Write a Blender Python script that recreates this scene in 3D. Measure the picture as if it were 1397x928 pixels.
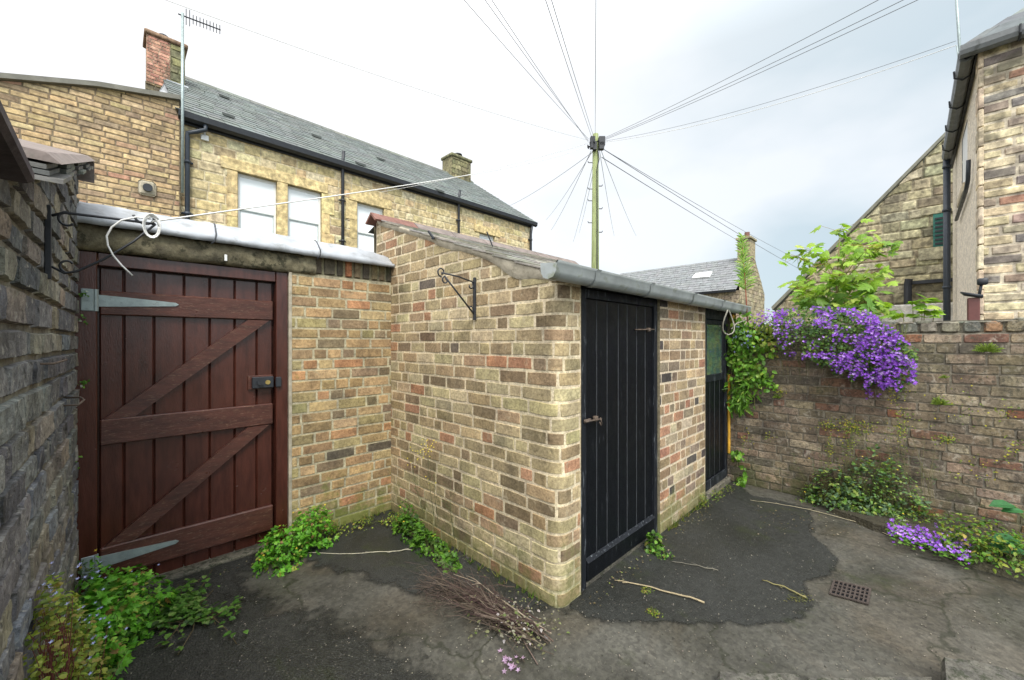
import bpy, math, random
from mathutils import Vector, noise
R = math.radians
for o in list(bpy.data.objects): bpy.data.objects.remove(o)
S = bpy.context.scene
COL = S.collection
# ------------------------------------------------------------------ camera
F, U0, V0, CAMZ = 545.0, 698.5, 466.0, 1.5
cd = bpy.data.cameras.new("camera"); cam = bpy.data.objects.new("camera", cd); COL.objects.link(cam)
cam.location = (0, 0, CAMZ); cam.rotation_euler = (R(90), 0, R(-45))
cd.sensor_width = 36; cd.lens = 36*F/1397; cd.shift_y = 2/1397; cd.clip_start = .02; cd.clip_end = 2000
S.camera = cam
# ------------------------------------------------------------------ view
S.view_settings.view_transform = 'Standard'; S.view_settings.look = 'None'
S.view_settings.exposure = 1.0; S.view_settings.gamma = 1
S.render.engine = 'CYCLES'
# ------------------------------------------------------------------ world
SUN_EL, SUN_AZ = R(52), R(212)      # azimuth clockwise from +Y: light comes from behind the camera
w = bpy.data.worlds.new("World"); S.world = w; w.use_nodes = True
nt = w.node_tree; nt.nodes.clear()
def wn(t, **k):
    n = nt.nodes.new(t)
    for a, b in k.items(): setattr(n, a, b)
    return n
out = wn('ShaderNodeOutputWorld'); bg = wn('ShaderNodeBackground'); bg.inputs[1].default_value = 0.1
sky = wn('ShaderNodeTexSky'); sky.sky_type = 'NISHITA'; sky.sun_disc = False
sky.sun_elevation = SUN_EL; sky.sun_rotation = SUN_AZ
tc = wn('ShaderNodeTexCoord')
mp = wn('ShaderNodeMapping'); mp.inputs['Scale'].default_value = (1, 1, 2.0); mp.inputs['Location'].default_value = (3.1, 1.7, .4)
nz = wn('ShaderNodeTexNoise'); nz.inputs['Scale'].default_value = 1.7; nz.inputs['Detail'].default_value = 5; nz.inputs['Roughness'].default_value = .48
nt.links.new(tc.outputs['Generated'], mp.inputs[0]); nt.links.new(mp.outputs[0], nz.inputs[0])
rp = wn('ShaderNodeValToRGB'); e = rp.color_ramp.elements
e[0].position = .40; e[0].color = (.57, .68, .735, 1); e[1].position = .60; e[1].color = (.86, .90, .93, 1)
nt.links.new(nz.outputs[0], rp.inputs[0])
# brighter veil to the north-west (left of frame), bluer to the east, bright overhead
dl = wn('ShaderNodeVectorMath', operation='DOT_PRODUCT'); dl.inputs[1].default_value = (-.62, .62, .45)
nt.links.new(tc.outputs['Generated'], dl.inputs[0])
mr = wn('ShaderNodeMapRange'); mr.inputs[1].default_value = -.45; mr.inputs[2].default_value = .45; mr.inputs[3].default_value = 0; mr.inputs[4].default_value = 1
nt.links.new(dl.outputs['Value'], mr.inputs[0])
m1 = wn('ShaderNodeMix', data_type='RGBA'); nt.links.new(mr.outputs[0], m1.inputs[0]); nt.links.new(rp.outputs[0], m1.inputs[6]); m1.inputs[7].default_value = (1.1, 1.1, 1.1, 1)
sx = wn('ShaderNodeSeparateXYZ'); nt.links.new(tc.outputs['Generated'], sx.inputs[0])
mz = wn('ShaderNodeMapRange'); mz.inputs[1].default_value = .55; mz.inputs[2].default_value = 1; mz.inputs[3].default_value = 1; mz.inputs[4].default_value = 2.6
nt.links.new(sx.outputs[2], mz.inputs[0])
db = wn('ShaderNodeVectorMath', operation='DOT_PRODUCT'); db.inputs[1].default_value = (-.7, -.7, .1)
nt.links.new(tc.outputs['Generated'], db.inputs[0])
mb_ = wn('ShaderNodeMapRange'); mb_.inputs[1].default_value = .1; mb_.inputs[2].default_value = .8; mb_.inputs[3].default_value = 1; mb_.inputs[4].default_value = 2.2
nt.links.new(db.outputs['Value'], mb_.inputs[0])
mu = wn('ShaderNodeMath', operation='MULTIPLY'); nt.links.new(mz.outputs[0], mu.inputs[0]); nt.links.new(mb_.outputs[0], mu.inputs[1])
mu2 = wn('ShaderNodeMath', operation='MULTIPLY'); nt.links.new(mu.outputs[0], mu2.inputs[0]); mu2.inputs[1].default_value = 5.6
vs = wn('ShaderNodeVectorMath', operation='SCALE'); nt.links.new(m1.outputs[2], vs.inputs[0]); nt.links.new(mu2.outputs[0], vs.inputs[3])
mx = wn('ShaderNodeMix', data_type='RGBA'); mx.inputs[0].default_value = .88
nt.links.new(sky.outputs[0], mx.inputs[6]); nt.links.new(vs.outputs[0], mx.inputs[7])
nt.links.new(mx.outputs[2], bg.inputs[0]); nt.links.new(bg.outputs[0], out.inputs[0])
# ------------------------------------------------------------------ sun (soft, through cloud)
sd = bpy.data.lights.new("sun", 'SUN'); sd.energy = 1.5; sd.angle = R(18); sd.color = (1, .95, .86)
so = bpy.data.objects.new("sun", sd); COL.objects.link(so)
sdir = Vector((math.sin(SUN_AZ)*math.cos(SUN_EL), math.cos(SUN_AZ)*math.cos(SUN_EL), math.sin(SUN_EL)))
so.rotation_euler = sdir.to_track_quat('Z', 'Y').to_euler()

# ================================================================== helpers
_k = math.sqrt(.5)
def ray(u, v):
    r = (u-U0)/F; return Vector((_k*(1+r), _k*(1-r), (V0-v)/F))
def G(u, v, z=0.0):
    d = ray(u, v); t = (z-CAMZ)/d.z; return Vector((d.x*t, d.y*t, z))
def PX(u, v, x):
    d = ray(u, v); t = x/d.x; return Vector((x, d.y*t, CAMZ+d.z*t))
def PY(u, v, y):
    d = ray(u, v); t = y/d.y; return Vector((d.x*t, y, CAMZ+d.z*t))
def PD(u, v, dep):
    d = ray(u, v); return Vector((d.x*dep, d.y*dep, CAMZ+d.z*dep))

class MB:
    def __init__(s): s.v = []; s.f = []; s.m = []; s.c = []; s.flat = set()
    def merge(s, q):
        off, fo = len(s.v), len(s.f); s.v += q.v; s.c += q.c; s.f += [tuple(i+off for i in f) for f in q.f]; s.m += q.m; s.flat |= {k+fo for k in q.flat}
    def vert(s, p, c=(1, 1, 1)):
        s.v.append((p[0], p[1], p[2])); s.c.append(c); return len(s.v)-1
    def face(s, ids, m=0): s.f.append(tuple(ids)); s.m.append(m)
    def poly(s, pts, c=(1, 1, 1), m=0): s.face([s.vert(p, c) for p in pts], m)
    def hexa(s, P, c=(1, 1, 1), m=0):
        i = [s.vert(p, c) for p in P]      # 0-3 bottom ccw, 4-7 top ccw
        for q in ((3, 2, 1, 0), (4, 5, 6, 7), (0, 1, 5, 4), (1, 2, 6, 5), (2, 3, 7, 6), (3, 0, 4, 7)): s.face([i[k] for k in q], m)
    def box(s, x0, x1, y0, y1, z0, z1, c=(1, 1, 1), m=0, bev=0.0):
        if bev <= 0:
            s.hexa([(x0, y0, z0), (x1, y0, z0), (x1, y1, z0), (x0, y1, z0), (x0, y0, z1), (x1, y0, z1), (x1, y1, z1), (x0, y1, z1)], c, m); return
        b = bev
        def ring(z, k):
            X0, X1, Y0, Y1 = x0+k, x1-k, y0+k, y1-k; e = b if k == 0 else b*.6
            return [s.vert(p, c) for p in ((X0+e, Y0, z), (X1-e, Y0, z), (X1, Y0+e, z), (X1, Y1-e, z), (X1-e, Y1, z), (X0+e, Y1, z), (X0, Y1-e, z), (X0, Y0+e, z))]
        rs = [ring(z0, b), ring(z0+b, 0), ring(z1-b, 0), ring(z1, b)]
        s.face(rs[0][::-1], m); s.face(rs[3], m)
        for a in range(3):
            for j in range(8):
                s.face((rs[a][j], rs[a][(j+1) % 8], rs[a+1][(j+1) % 8], rs[a+1][j]), m)
    def tube(s, pts, r, n=6, c=(1, 1, 1), m=0, caps=True):
        pts = [Vector(p) for p in pts]; rings = []
        rr = r if isinstance(r, (list, tuple)) else [r]*len(pts)
        up = Vector((.13, .21, .97)).normalized()
        for i, p in enumerate(pts):
            t = (pts[min(i+1, len(pts)-1)]-pts[max(i-1, 0)])
            if t.length < 1e-9: t = Vector((0, 0, 1))
            t.normalize(); a = t.cross(up)
            if a.length < .05: a = t.cross(Vector((1, 0, 0)))
            a.normalize(); b = a.cross(t); up = b
            rings.append([s.vert(p+(a*math.cos(2*math.pi*k/n)+b*math.sin(2*math.pi*k/n))*rr[i], c) for k in range(n)])
        for i in range(len(pts)-1):
            for k in range(n): s.face((rings[i][k], rings[i+1][k], rings[i+1][(k+1) % n], rings[i][(k+1) % n]), m)
        if caps: s.face(rings[0], m); s.face(rings[-1][::-1], m)
    def prism(s, prof, axis, a0, a1, c=(1, 1, 1), m=0, mm=None):
        # prof = 2D outline; axis 'x': prof=(y,z) swept a0..a1 ; 'y': prof=(x,z)
        def P(q, a): return (a, q[0], q[1]) if axis == 'x' else ((q[0], a, q[1]) if axis == 'y' else (q[0], q[1], a))
        A = [s.vert(P(q, a0), c) for q in prof]; B = [s.vert(P(q, a1), c) for q in prof]; n = len(prof)
        for i in range(n): s.face((A[i], A[(i+1) % n], B[(i+1) % n], B[i]), mm[i] if mm else m)
        s.face(A[::-1], m); s.face(B, m)
    def build(s, name, mats, parent=None, smooth=False, origin=None):
        if not isinstance(mats, (list, tuple)): mats = [mats]
        if parent is not None: org = wloc(parent)
        elif origin is not None: org = Vector(origin)
        else:
            xs = [p[0] for p in s.v]; ys = [p[1] for p in s.v]; zs = [p[2] for p in s.v]
            org = Vector(((min(xs)+max(xs))/2, (min(ys)+max(ys))/2, min(zs)))
        me = bpy.data.meshes.new(name)
        me.from_pydata([(p[0]-org.x, p[1]-org.y, p[2]-org.z) for p in s.v], [], s.f)
        for mt in mats: me.materials.append(mt)
        me.polygons.foreach_set('material_index', s.m)
        ca = me.color_attributes.new('Col', 'FLOAT_COLOR', 'POINT')
        ca.data.foreach_set('color', [x for c in s.c for x in (c[0], c[1], c[2], 1)])
        me.update()
        if smooth or s.flat: me.polygons.foreach_set('use_smooth', [k not in s.flat for k in range(len(s.f))])
        o = bpy.data.objects.new(name, me); COL.objects.link(o)
        if parent is not None: o.parent = parent
        else: o.location = org
        return o
def wloc(o):
    v = Vector(o.location)
    while o.parent: o = o.parent; v += o.location
    return v
def tag(o, label=None, cat=None, group=None, kind=None):
    if label: o['label'] = label
    if cat: o['category'] = cat
    if group: o['group'] = group
    if kind: o['kind'] = kind
    return o
def thing(name, loc, label, cat, group=None):
    o = bpy.data.objects.new(name, None); COL.objects.link(o); o.location = loc; o.empty_display_size = .1
    return tag(o, label, cat, group)
rnd = random.Random(7)
def jit(c, a, rg=rnd):
    k = 1+rg.uniform(-a, a); return tuple(max(.004, x*k*(1+rg.uniform(-a, a)*.25)) for x in c)
def seg_dist(px, py, a, b):
    vx, vy = b[0]-a[0], b[1]-a[1]; t = max(0, min(1, ((px-a[0])*vx+(py-a[1])*vy)/(vx*vx+vy*vy+1e-9))); return math.hypot(px-a[0]-t*vx, py-a[1]-t*vy)
def fbm(x, y, z=0, o=3): return noise.fractal(Vector((x, y, z)), 1, 2, o)

# ================================================================== materials
class NT:
    def __init__(s, name):
        s.mat = bpy.data.materials.new(name); s.mat.use_nodes = True; s.t = s.mat.node_tree; s.t.nodes.clear()
        s.out = s.n('ShaderNodeOutputMaterial'); s.b = s.n('ShaderNodeBsdfPrincipled'); s.l(s.b.outputs[0], s.out.inputs[0])
        s.geo = s.n('ShaderNodeNewGeometry'); s.pos = s.geo.outputs['Position']
    def n(s, t, **k):
        x = s.t.nodes.new(t)
        for a, b in k.items(): setattr(x, a, b)
        return x
    def l(s, a, b): s.t.links.new(a, b)
    def noise(s, scale, detail=3, rough=.55, vec=None, dist=0, stretch=None):
        x = s.n('ShaderNodeTexNoise'); x.inputs['Scale'].default_value = scale; x.inputs['Detail'].default_value = detail
        x.inputs['Roughness'].default_value = rough; x.inputs['Distortion'].default_value = dist
        v = vec or s.pos
        if stretch:
            mpn = s.n('ShaderNodeMapping'); mpn.inputs['Scale'].default_value = stretch; s.l(v, mpn.inputs[0]); v = mpn.outputs[0]
        s.l(v, x.inputs['Vector']); return x.outputs[0]
    def ramp(s, fac, p0, p1, c0=(0, 0, 0), c1=(1, 1, 1)):
        x = s.n('ShaderNodeValToRGB'); e = x.color_ramp.elements
        e[0].position = p0; e[1].position = p1; e[0].color = (*c0, 1); e[1].color = (*c1, 1)
        s.l(fac, x.inputs[0]); return x.outputs[0]
    def val(s, v):
        x = s.n('ShaderNodeValue'); x.outputs[0].default_value = v; return x.outputs[0]
    def rgb(s, c):
        x = s.n('ShaderNodeRGB'); x.outputs[0].default_value = (*c, 1); return x.outputs[0]
    def mix(s, f, a, b, mode='MIX'):
        x = s.n('ShaderNodeMix', data_type='RGBA', blend_type=mode)
        for i, q in ((0, f), (6, a), (7, b)):
            if isinstance(q, (int, float)): x.inputs[i].default_value = q
            elif isinstance(q, tuple): x.inputs[i].default_value = (*q, 1)
            else: s.l(q, x.inputs[i])
        return x.outputs[2]
    def math(s, op, a, b=0.0, clamp=False):
        x = s.n('ShaderNodeMath', operation=op, use_clamp=clamp)
        for i, q in ((0, a), (1, b)):
            if isinstance(q, (int, float)): x.inputs[i].default_value = q
            else: s.l(q, x.inputs[i])
        return x.outputs[0]
    def col(s):
        x = s.n('ShaderNodeAttribute'); x.attribute_name = 'Col'; return x.outputs['Color']
    def z(s):
        x = s.n('ShaderNodeSeparateXYZ'); s.l(s.pos, x.inputs[0]); return x.outputs
    def bump(s, h, strength=.5, dist=.01, prev=None):
        x = s.n('ShaderNodeBump'); x.inputs['Strength'].default_value = strength; x.inputs['Distance'].default_value = dist
        s.l(h, x.inputs['Height'])
        if prev: s.l(prev, x.inputs['Normal'])
        return x.outputs[0]
    def fin(s, color, rough=.8, normal=None, spec=None, metal=None):
        if isinstance(color, tuple): s.b.inputs['Base Color'].default_value = (*color, 1)
        else: s.l(color, s.b.inputs['Base Color'])
        if isinstance(rough, (int, float)): s.b.inputs['Roughness'].default_value = rough
        else: s.l(rough, s.b.inputs['Roughness'])
        if normal: s.l(normal, s.b.inputs['Normal'])
        if spec is not None: s.b.inputs['Specular IOR Level'].default_value = spec
        if metal is not None: s.b.inputs['Metallic'].default_value = metal
        return s.mat

def masonry(name, fine=60, moss=None, lime=None, lichen=None, bump=.6, stain=.3, rough=.92, soot=None):
    t = NT(name); c = t.col()
    n1 = t.noise(fine, 4, .65); c = t.mix(1, c, t.ramp(n1, .3, .72, (.62, .6, .58), (1.32, 1.32, 1.3)), 'MULTIPLY')
    n2 = t.noise(9, 4, .6); c = t.mix(1, c, t.ramp(n2, .3, .7, (1-stain, 1-stain, 1-stain*.9), (1.15, 1.14, 1.1)), 'MULTIPLY')
    sp = t.noise(170, 2, .5); c = t.mix(t.ramp(sp, .62, .70, (0, 0, 0), (.75, .75, .75)), c, t.mix(1, c, (.35, .33, .3), 'MULTIPLY'))
    if lime:   # lime smears and efflorescence
        n = t.noise(lime[0], 5, .62, dist=.6); c = t.mix(t.math('MULTIPLY', t.ramp(n, lime[1], lime[1]+.12), lime[2]), c, lime[3])
    if lichen:
        n = t.noise(lichen[0], 5, .7); c = t.mix(t.math('MULTIPLY', t.ramp(n, lichen[1], lichen[1]+.07), lichen[3]), c, lichen[2])
    if soot:   # (scale, threshold, amount) black weathering in patches
        n = t.noise(soot[0], 6, .72, dist=.3); c = t.mix(t.math('MULTIPLY', t.ramp(n, soot[1], soot[1]+.16), soot[2]), c, t.mix(1, c, (.30, .29, .27), 'MULTIPLY'))
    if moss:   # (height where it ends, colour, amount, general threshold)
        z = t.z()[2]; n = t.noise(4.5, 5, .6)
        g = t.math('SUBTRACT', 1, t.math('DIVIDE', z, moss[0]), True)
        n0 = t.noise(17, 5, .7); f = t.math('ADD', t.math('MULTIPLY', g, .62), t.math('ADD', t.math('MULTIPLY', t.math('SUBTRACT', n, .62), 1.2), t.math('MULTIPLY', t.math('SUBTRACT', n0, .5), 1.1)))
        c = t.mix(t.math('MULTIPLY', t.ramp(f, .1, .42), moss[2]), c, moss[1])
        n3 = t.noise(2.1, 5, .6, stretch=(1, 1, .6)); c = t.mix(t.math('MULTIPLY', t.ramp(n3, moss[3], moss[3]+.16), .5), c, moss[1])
    h = t.noise(fine*.8, 5, .7); nb = t.bump(h, bump, .006); h2 = t.noise(fine*4, 3, .6); nb = t.bump(h2, bump*.6, .002, nb)
    return t.fin(c, rough, nb, .25)

M = {}
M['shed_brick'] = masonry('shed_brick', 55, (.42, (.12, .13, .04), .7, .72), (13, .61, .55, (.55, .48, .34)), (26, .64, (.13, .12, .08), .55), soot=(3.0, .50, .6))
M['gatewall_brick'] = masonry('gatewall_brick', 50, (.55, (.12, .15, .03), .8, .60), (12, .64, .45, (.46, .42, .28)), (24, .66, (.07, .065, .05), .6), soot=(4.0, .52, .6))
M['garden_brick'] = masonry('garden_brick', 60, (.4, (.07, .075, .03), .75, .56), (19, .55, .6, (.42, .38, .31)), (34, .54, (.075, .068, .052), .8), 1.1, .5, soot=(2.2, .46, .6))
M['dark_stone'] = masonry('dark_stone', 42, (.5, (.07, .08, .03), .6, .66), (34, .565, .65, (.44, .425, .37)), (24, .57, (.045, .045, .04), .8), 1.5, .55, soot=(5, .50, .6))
M['sandstone'] = masonry('sandstone', 9, None, (1.2, .58, .2, (.50, .46, .36)), (1.6, .62, (.20, .17, .11), .5), .4, .2)
M['far_brick'] = masonry('far_brick', 14, None, None, (1.1, .56, (.13, .10, .07), .55), .4, .3)
M['far_stone'] = masonry('far_stone', 9, None, None, (1.7, .55, (.11, .10, .07), .6), .5, .35)
M['render'] = masonry('roughcast', 30, None, None, (6, .60, (.50, .42, .34), .6), 1, .2)
M['mossy_lintel'] = masonry('mossy_lintel', 26, None, None, (14, .53, (.035, .035, .022), .8), 1.2, .5)

def simple(name, color, rough=.6, var=.25, scale=12, bump=.15, bscale=80, spec=.4, metal=0, usecol=False, dirt=None, stretch=None):
    t = NT(name); c = t.col() if usecol else t.rgb(color)
    c = t.mix(1, c, t.ramp(t.noise(scale, 4, .6, stretch=stretch), .28, .72, (1-var,)*3, (1+var,)*3), 'MULTIPLY')
    if dirt: c = t.mix(t.math('MULTIPLY', t.ramp(t.noise(dirt[0], 5, .7, stretch=stretch), dirt[1], dirt[1]+.1), dirt[3]), c, dirt[2])
    nb = t.bump(t.noise(bscale, 3, .6, stretch=stretch), bump, .004)
    rg = t.ramp(t.noise(scale*1.7, 3), .3, .7, (rough*.8,)*3, (min(1, rough*1.25),)*3)
    return t.fin(c, rg, nb, spec, metal)
M['lead'] = simple('lead', (.34, .36, .385), .5, .25, 7, .5, 22, .5, .1, dirt=(8, .54, (.19, .195, .19), .6))
M['slate'] = simple('slate', (1, 1, 1), .7, .25, 5, .4, 30, .3, usecol=True, dirt=(2.2, .62, (.16, .17, .10), .35))
M['slate_near'] = simple('slate_near', (1, 1, 1), .75, .35, 14, .6, 60, .3, usecol=True, dirt=(20, .55, (.20, .20, .13), .6))
M['maroon'] = simple('maroon_paint', (.062, .0185, .012), .22, .35, 5, .25, 40, .5, dirt=(34, .66, (.16, .07, .05), .55), stretch=(6, 6, 1))
M['maroon_worn'] = simple('maroon_rail_paint', (.076, .026, .017), .34, .4, 8, .5, 50, .45, dirt=(30, .57, (.22, .14, .09), .65), stretch=(1, 1, 5))
M['black_paint'] = simple('black_paint', (.0035, .0045, .0065), .42, .3, 8, .35, 60, .22, dirt=(14, .62, (.12, .13, .145), .5), stretch=(7, 7, .7))
M['black_worn'] = simple('black_worn_paint', (.010, .012, .016), .55, .3, 8, .4, 60, .25, dirt=(13, .58, (.22, .245, .27), .7), stretch=(5, 5, .45))
M['worn_edge'] = simple('worn_board_edge', (.034, .038, .044), .7, .4, 9, .3, dirt=(20, .52, (.012, .013, .016), .8), stretch=(4, 4, .8))
M['grate_iron'] = simple('grate_iron', (.055, .043, .037), .8, .3, 30, .6, 90, .3)
M['house_gutter'] = simple('house_gutter', (.13, .14, .145), .5, .25, 6, .15, 50, .4, dirt=(7, .56, (.05, .055, .05), .6))
M['grey_plastic'] = simple('grey_gutter', (.33, .36, .36), .5, .2, 6, .15, 50, .4, dirt=(9, .56, (.17, .19, .10), .6))
M['dark_metal'] = simple('dark_cast_iron', (.025, .028, .034), .45, .2, 9, .2, 60, .4)
M['blue_pipe'] = simple('black_blue_pipe', (.035, .045, .06), .4, .15, 9, .1, 60, .4)
M['galv'] = simple('galvanised_metal', (.30, .36, .36), .45, .2, 18, .3, 70, .5, .35, dirt=(28, .62, (.15, .12, .09), .5))
M['rust'] = simple('rusty_iron', (.12, .09, .07), .8, .3, 30, .6, 90, .3, dirt=(20, .55, (.06, .05, .045), .7))
M['white'] = simple('white_paint', (.74, .75, .74), .45, .06, 4, .05, 50, .4)
M['terracotta'] = simple('terracotta', (.19, .095, .075), .8, .3, 14, .5, 60, .3, dirt=(18, .58, (.16, .12, .09), .6))
M['old_tile'] = simple('old_weathered_tile', (.20, .165, .15), .85, .3, 12, .5, 60, .25, dirt=(16, .54, (.13, .125, .10), .6))
M['purple_slab'] = simple('purple_slab', (.075, .06, .065), .8, .35, 12, .6, 50, .3, dirt=(12, .60, (.26, .25, .22), .6))
M['mortar_flaunch'] = simple('cement_fillet', (.40, .36, .28), .95, .3, 14, 1, 60, .2, dirt=(16, .56, (.20, .19, .13), .5))
M['pole_wood'] = simple('pole_wood', (.24, .28, .13), .9, .3, 5, .5, 60, .2, dirt=(9, .56, (.14, .15, .10), .5), stretch=(6, 6, .6))
M['cable_dark'] = simple('cable_dark', (.16, .17, .19), .6, .05)
M['cable_white'] = simple('cable_white', (.72, .72, .70), .5, .05)
M['yellow'] = simple('yellow_paint', (.55, .30, .03), .6, .3, 12, .3, dirt=(20, .58, (.18, .10, .04), .6))
M['red_pipe'] = simple('maroon_metal', (.12, .045, .04), .5, .2)
M['green_vent'] = simple('green_vent_paint', (.03, .16, .13), .5, .15)
M['brass'] = simple('brass', (.45, .33, .12), .35, .2, metal=.8)
M['wood_stick'] = simple('dry_twig', (1, 1, 1), .85, .2, 20, .5, 90, .2, usecol=True)
M['kerb'] = masonry('kerb_stone', 45, None, None, (30, .52, (.035, .04, .025), .85), 1, .5)
M['rope'] = simple('rope', (.26, .25, .21), .95, .3, 60, 1, 200, .1)

def leafmat(name, trans=.35, rough=.5):
    t = NT(name); c = t.col()
    c = t.mix(1, c, t.ramp(t.noise(70, 2), .3, .7, (.8, .8, .8), (1.2, 1.2, 1.2)), 'MULTIPLY')
    t.fin(c, rough, None, .35)
    tr = t.n('ShaderNodeBsdfTranslucent'); t.l(t.mix(1, c, (1.2, 1.25, .7), 'MULTIPLY'), tr.inputs[0])
    ms = t.n('ShaderNodeMixShader'); ms.inputs[0].default_value = trans
    t.l(t.b.outputs[0], ms.inputs[1]); t.l(tr.outputs[0], ms.inputs[2]); t.l(ms.outputs[0], t.out.inputs[0])
    return t.mat
M['leaf'] = leafmat('leaf'); M['petal'] = leafmat('petal', .3, .7)

def glassmat(name, color, rough=.06, var=None):
    t = NT(name); c = t.rgb(color)
    if var: c = t.mix(t.ramp(t.noise(var[0], 4, .6), .45, .62), color, var[1])
    t.b.inputs['Coat Weight'].default_value = .6; t.b.inputs['Coat Roughness'].default_value = .04
    return t.fin(c, rough, None, .8)
M['pane_white'] = glassmat('window_pane_with_blind', (.80, .84, .86), .12)
M['pane_dark'] = glassmat('window_pane_dark', (.05, .06, .06), .05)
M['pane_green'] = glassmat('green_reflection_glass', (.055, .10, .085), .22, (9, (.11, .14, .07)))  # green reflection painted into the pane colour, with its mottling

def groundmat(name, base, wet, speck, gscale, bump, brown=None, rough=(.32, .75), edge=None, cracks=False):
    t = NT(name); c = t.rgb(base)
    c = t.mix(t.ramp(t.noise(1.6, 6, .62, dist=.4), .38, .66), c, wet)
    if brown: c = t.mix(t.math('MULTIPLY', t.ramp(t.noise(1.1, 5, .6, dist=.8), .48, .66), brown[1]), c, brown[0])
    c = t.mix(1, c, t.ramp(t.noise(26, 5, .7), .3, .7, (.72, .72, .72), (1.28, 1.28, 1.28)), 'MULTIPLY')
    vor = t.n('ShaderNodeTexVoronoi'); vor.inputs['Scale'].default_value = gscale; t.l(t.pos, vor.inputs['Vector'])
    hv = t.ramp(vor.outputs['Color'], .1, .95, (.5, .5, .5), (1.55, 1.55, 1.5)); c = t.mix(.8 if speck > .5 else .5, c, t.mix(1, c, hv, 'MULTIPLY'))
    c = t.mix(t.math('MULTIPLY', t.ramp(t.noise(95, 2, .5), .65, .71), speck), c, (.14, .135, .12))
    c = t.mix(t.math('MULTIPLY', t.ramp(t.noise(1.9, 6, .7, vec=None, dist=.2, stretch=(1.3, .9, 1)), .57, .70), .7), c, (.030, .038, .012))
    if cracks:
        v2 = t.n('ShaderNodeTexVoronoi'); v2.feature = 'DISTANCE_TO_EDGE'; v2.inputs['Scale'].default_value = .75
        wv = t.n('ShaderNodeVectorMath', operation='ADD'); sc = t.n('ShaderNodeVectorMath', operation='SCALE'); sc.inputs[3].default_value = .5
        nn_ = t.n('ShaderNodeTexNoise'); nn_.inputs['Scale'].default_value = 3; nn_.inputs['Detail'].default_value = 6; t.l(t.pos, nn_.inputs['Vector']); t.l(nn_.outputs['Color'], sc.inputs[0]); t.l(t.pos, wv.inputs[0]); t.l(sc.outputs[0], wv.inputs[1]); t.l(wv.outputs[0], v2.inputs['Vector'])
        ck = t.ramp(v2.outputs['Distance'], .002, .009, (1, 1, 1), (0, 0, 0)); c = t.mix(t.math('MULTIPLY', ck, .75), c, (.018, .02, .010))
        lt = t.noise(5.5, 6, .72, dist=.5); c = t.mix(t.math('MULTIPLY', t.ramp(lt, .56, .68), .22), c, (.12, .116, .10))
    nb = t.bump(vor.outputs['Distance'], bump, .006); nb = t.bump(t.noise(14, 5, .6), .5, .012, nb)
    nb = t.bump(t.noise(120, 3, .6), .35, .003, nb)
    rg = t.ramp(t.noise(1.4, 5, .6, dist=.5), .36, .64, (rough[0],)*3, (rough[1],)*3)
    m = t.fin(c, rg, nb, .4)
    if edge:      # ragged worn margin: Col.r is the distance to the patch outline
        s_ = t.n('ShaderNodeSeparateColor'); t.l(t.col(), s_.inputs[0])
        f = t.math('ADD', s_.outputs[0], t.math('MULTIPLY', t.math('SUBTRACT', t.noise(9, 7, .68), .5), edge[0]))
        f = t.ramp(f, .5-edge[1], .5+edge[1]); tr = t.n('ShaderNodeBsdfTransparent'); ms = t.n('ShaderNodeMixShader')
        t.l(f, ms.inputs[0]); t.l(tr.outputs[0], ms.inputs[1]); t.l(t.b.outputs[0], ms.inputs[2]); t.l(ms.outputs[0], t.out.inputs[0])
    return m
M['concrete'] = groundmat('wet_concrete', (.082, .079, .067), (.030, .029, .022), .3, 60, .1, ((.080, .060, .038), .45), (.36, .8), None, True)
M['tarmac'] = groundmat('wet_tarmac', (.027, .0285, .026), (.018, .019, .0165), .35, 150, .6, None, (.38, .72), (1.5, .16))
M['gravel_tarmac'] = groundmat('gritty_tarmac', (.028, .0285, .025), (.017, .018, .0145), .6, 110, .9, None, (.38, .75), (2.2, .28))
M['soil'] = groundmat('soil', (.035, .03, .022), (.05, .045, .025), .5, 60, 1.0, None, (.6, .95))
M['land'] = groundmat('land', (.07, .075, .04), (.06, .055, .045), .2, 20, .3, None, (.8, .95))

# ================================================================== masonry geometry
class Path:
    def __init__(s, pts):
        s.p = [Vector((a[0], a[1])) for a in pts]; s.d = [0]
        for i in range(1, len(s.p)): s.d.append(s.d[-1]+(s.p[i]-s.p[i-1]).length)
        s.L = s.d[-1]; s.nrm = []
        for i in range(len(s.p)):
            t = s.p[min(i+1, len(s.p)-1)]-s.p[max(i-1, 0)]; t.normalize(); s.nrm.append(Vector((t.y, -t.x)))
    def at(s, q, z, d):
        q = min(max(q, 0), s.L)
        i = 0
        while i < len(s.d)-2 and q > s.d[i+1]: i += 1
        f = (q-s.d[i])/(s.d[i+1]-s.d[i]); p = s.p[i].lerp(s.p[i+1], f); n = s.nrm[i].lerp(s.nrm[i+1], f)
        return (p.x+n.x*d, p.y+n.y*d, z)
def pick(pal, rg):
    t = rg.random()*sum(p[0] for p in pal)
    for p in pal:
        t -= p[0]
        if t <= 0: return p[1]
    return pal[-1][1]
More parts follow.
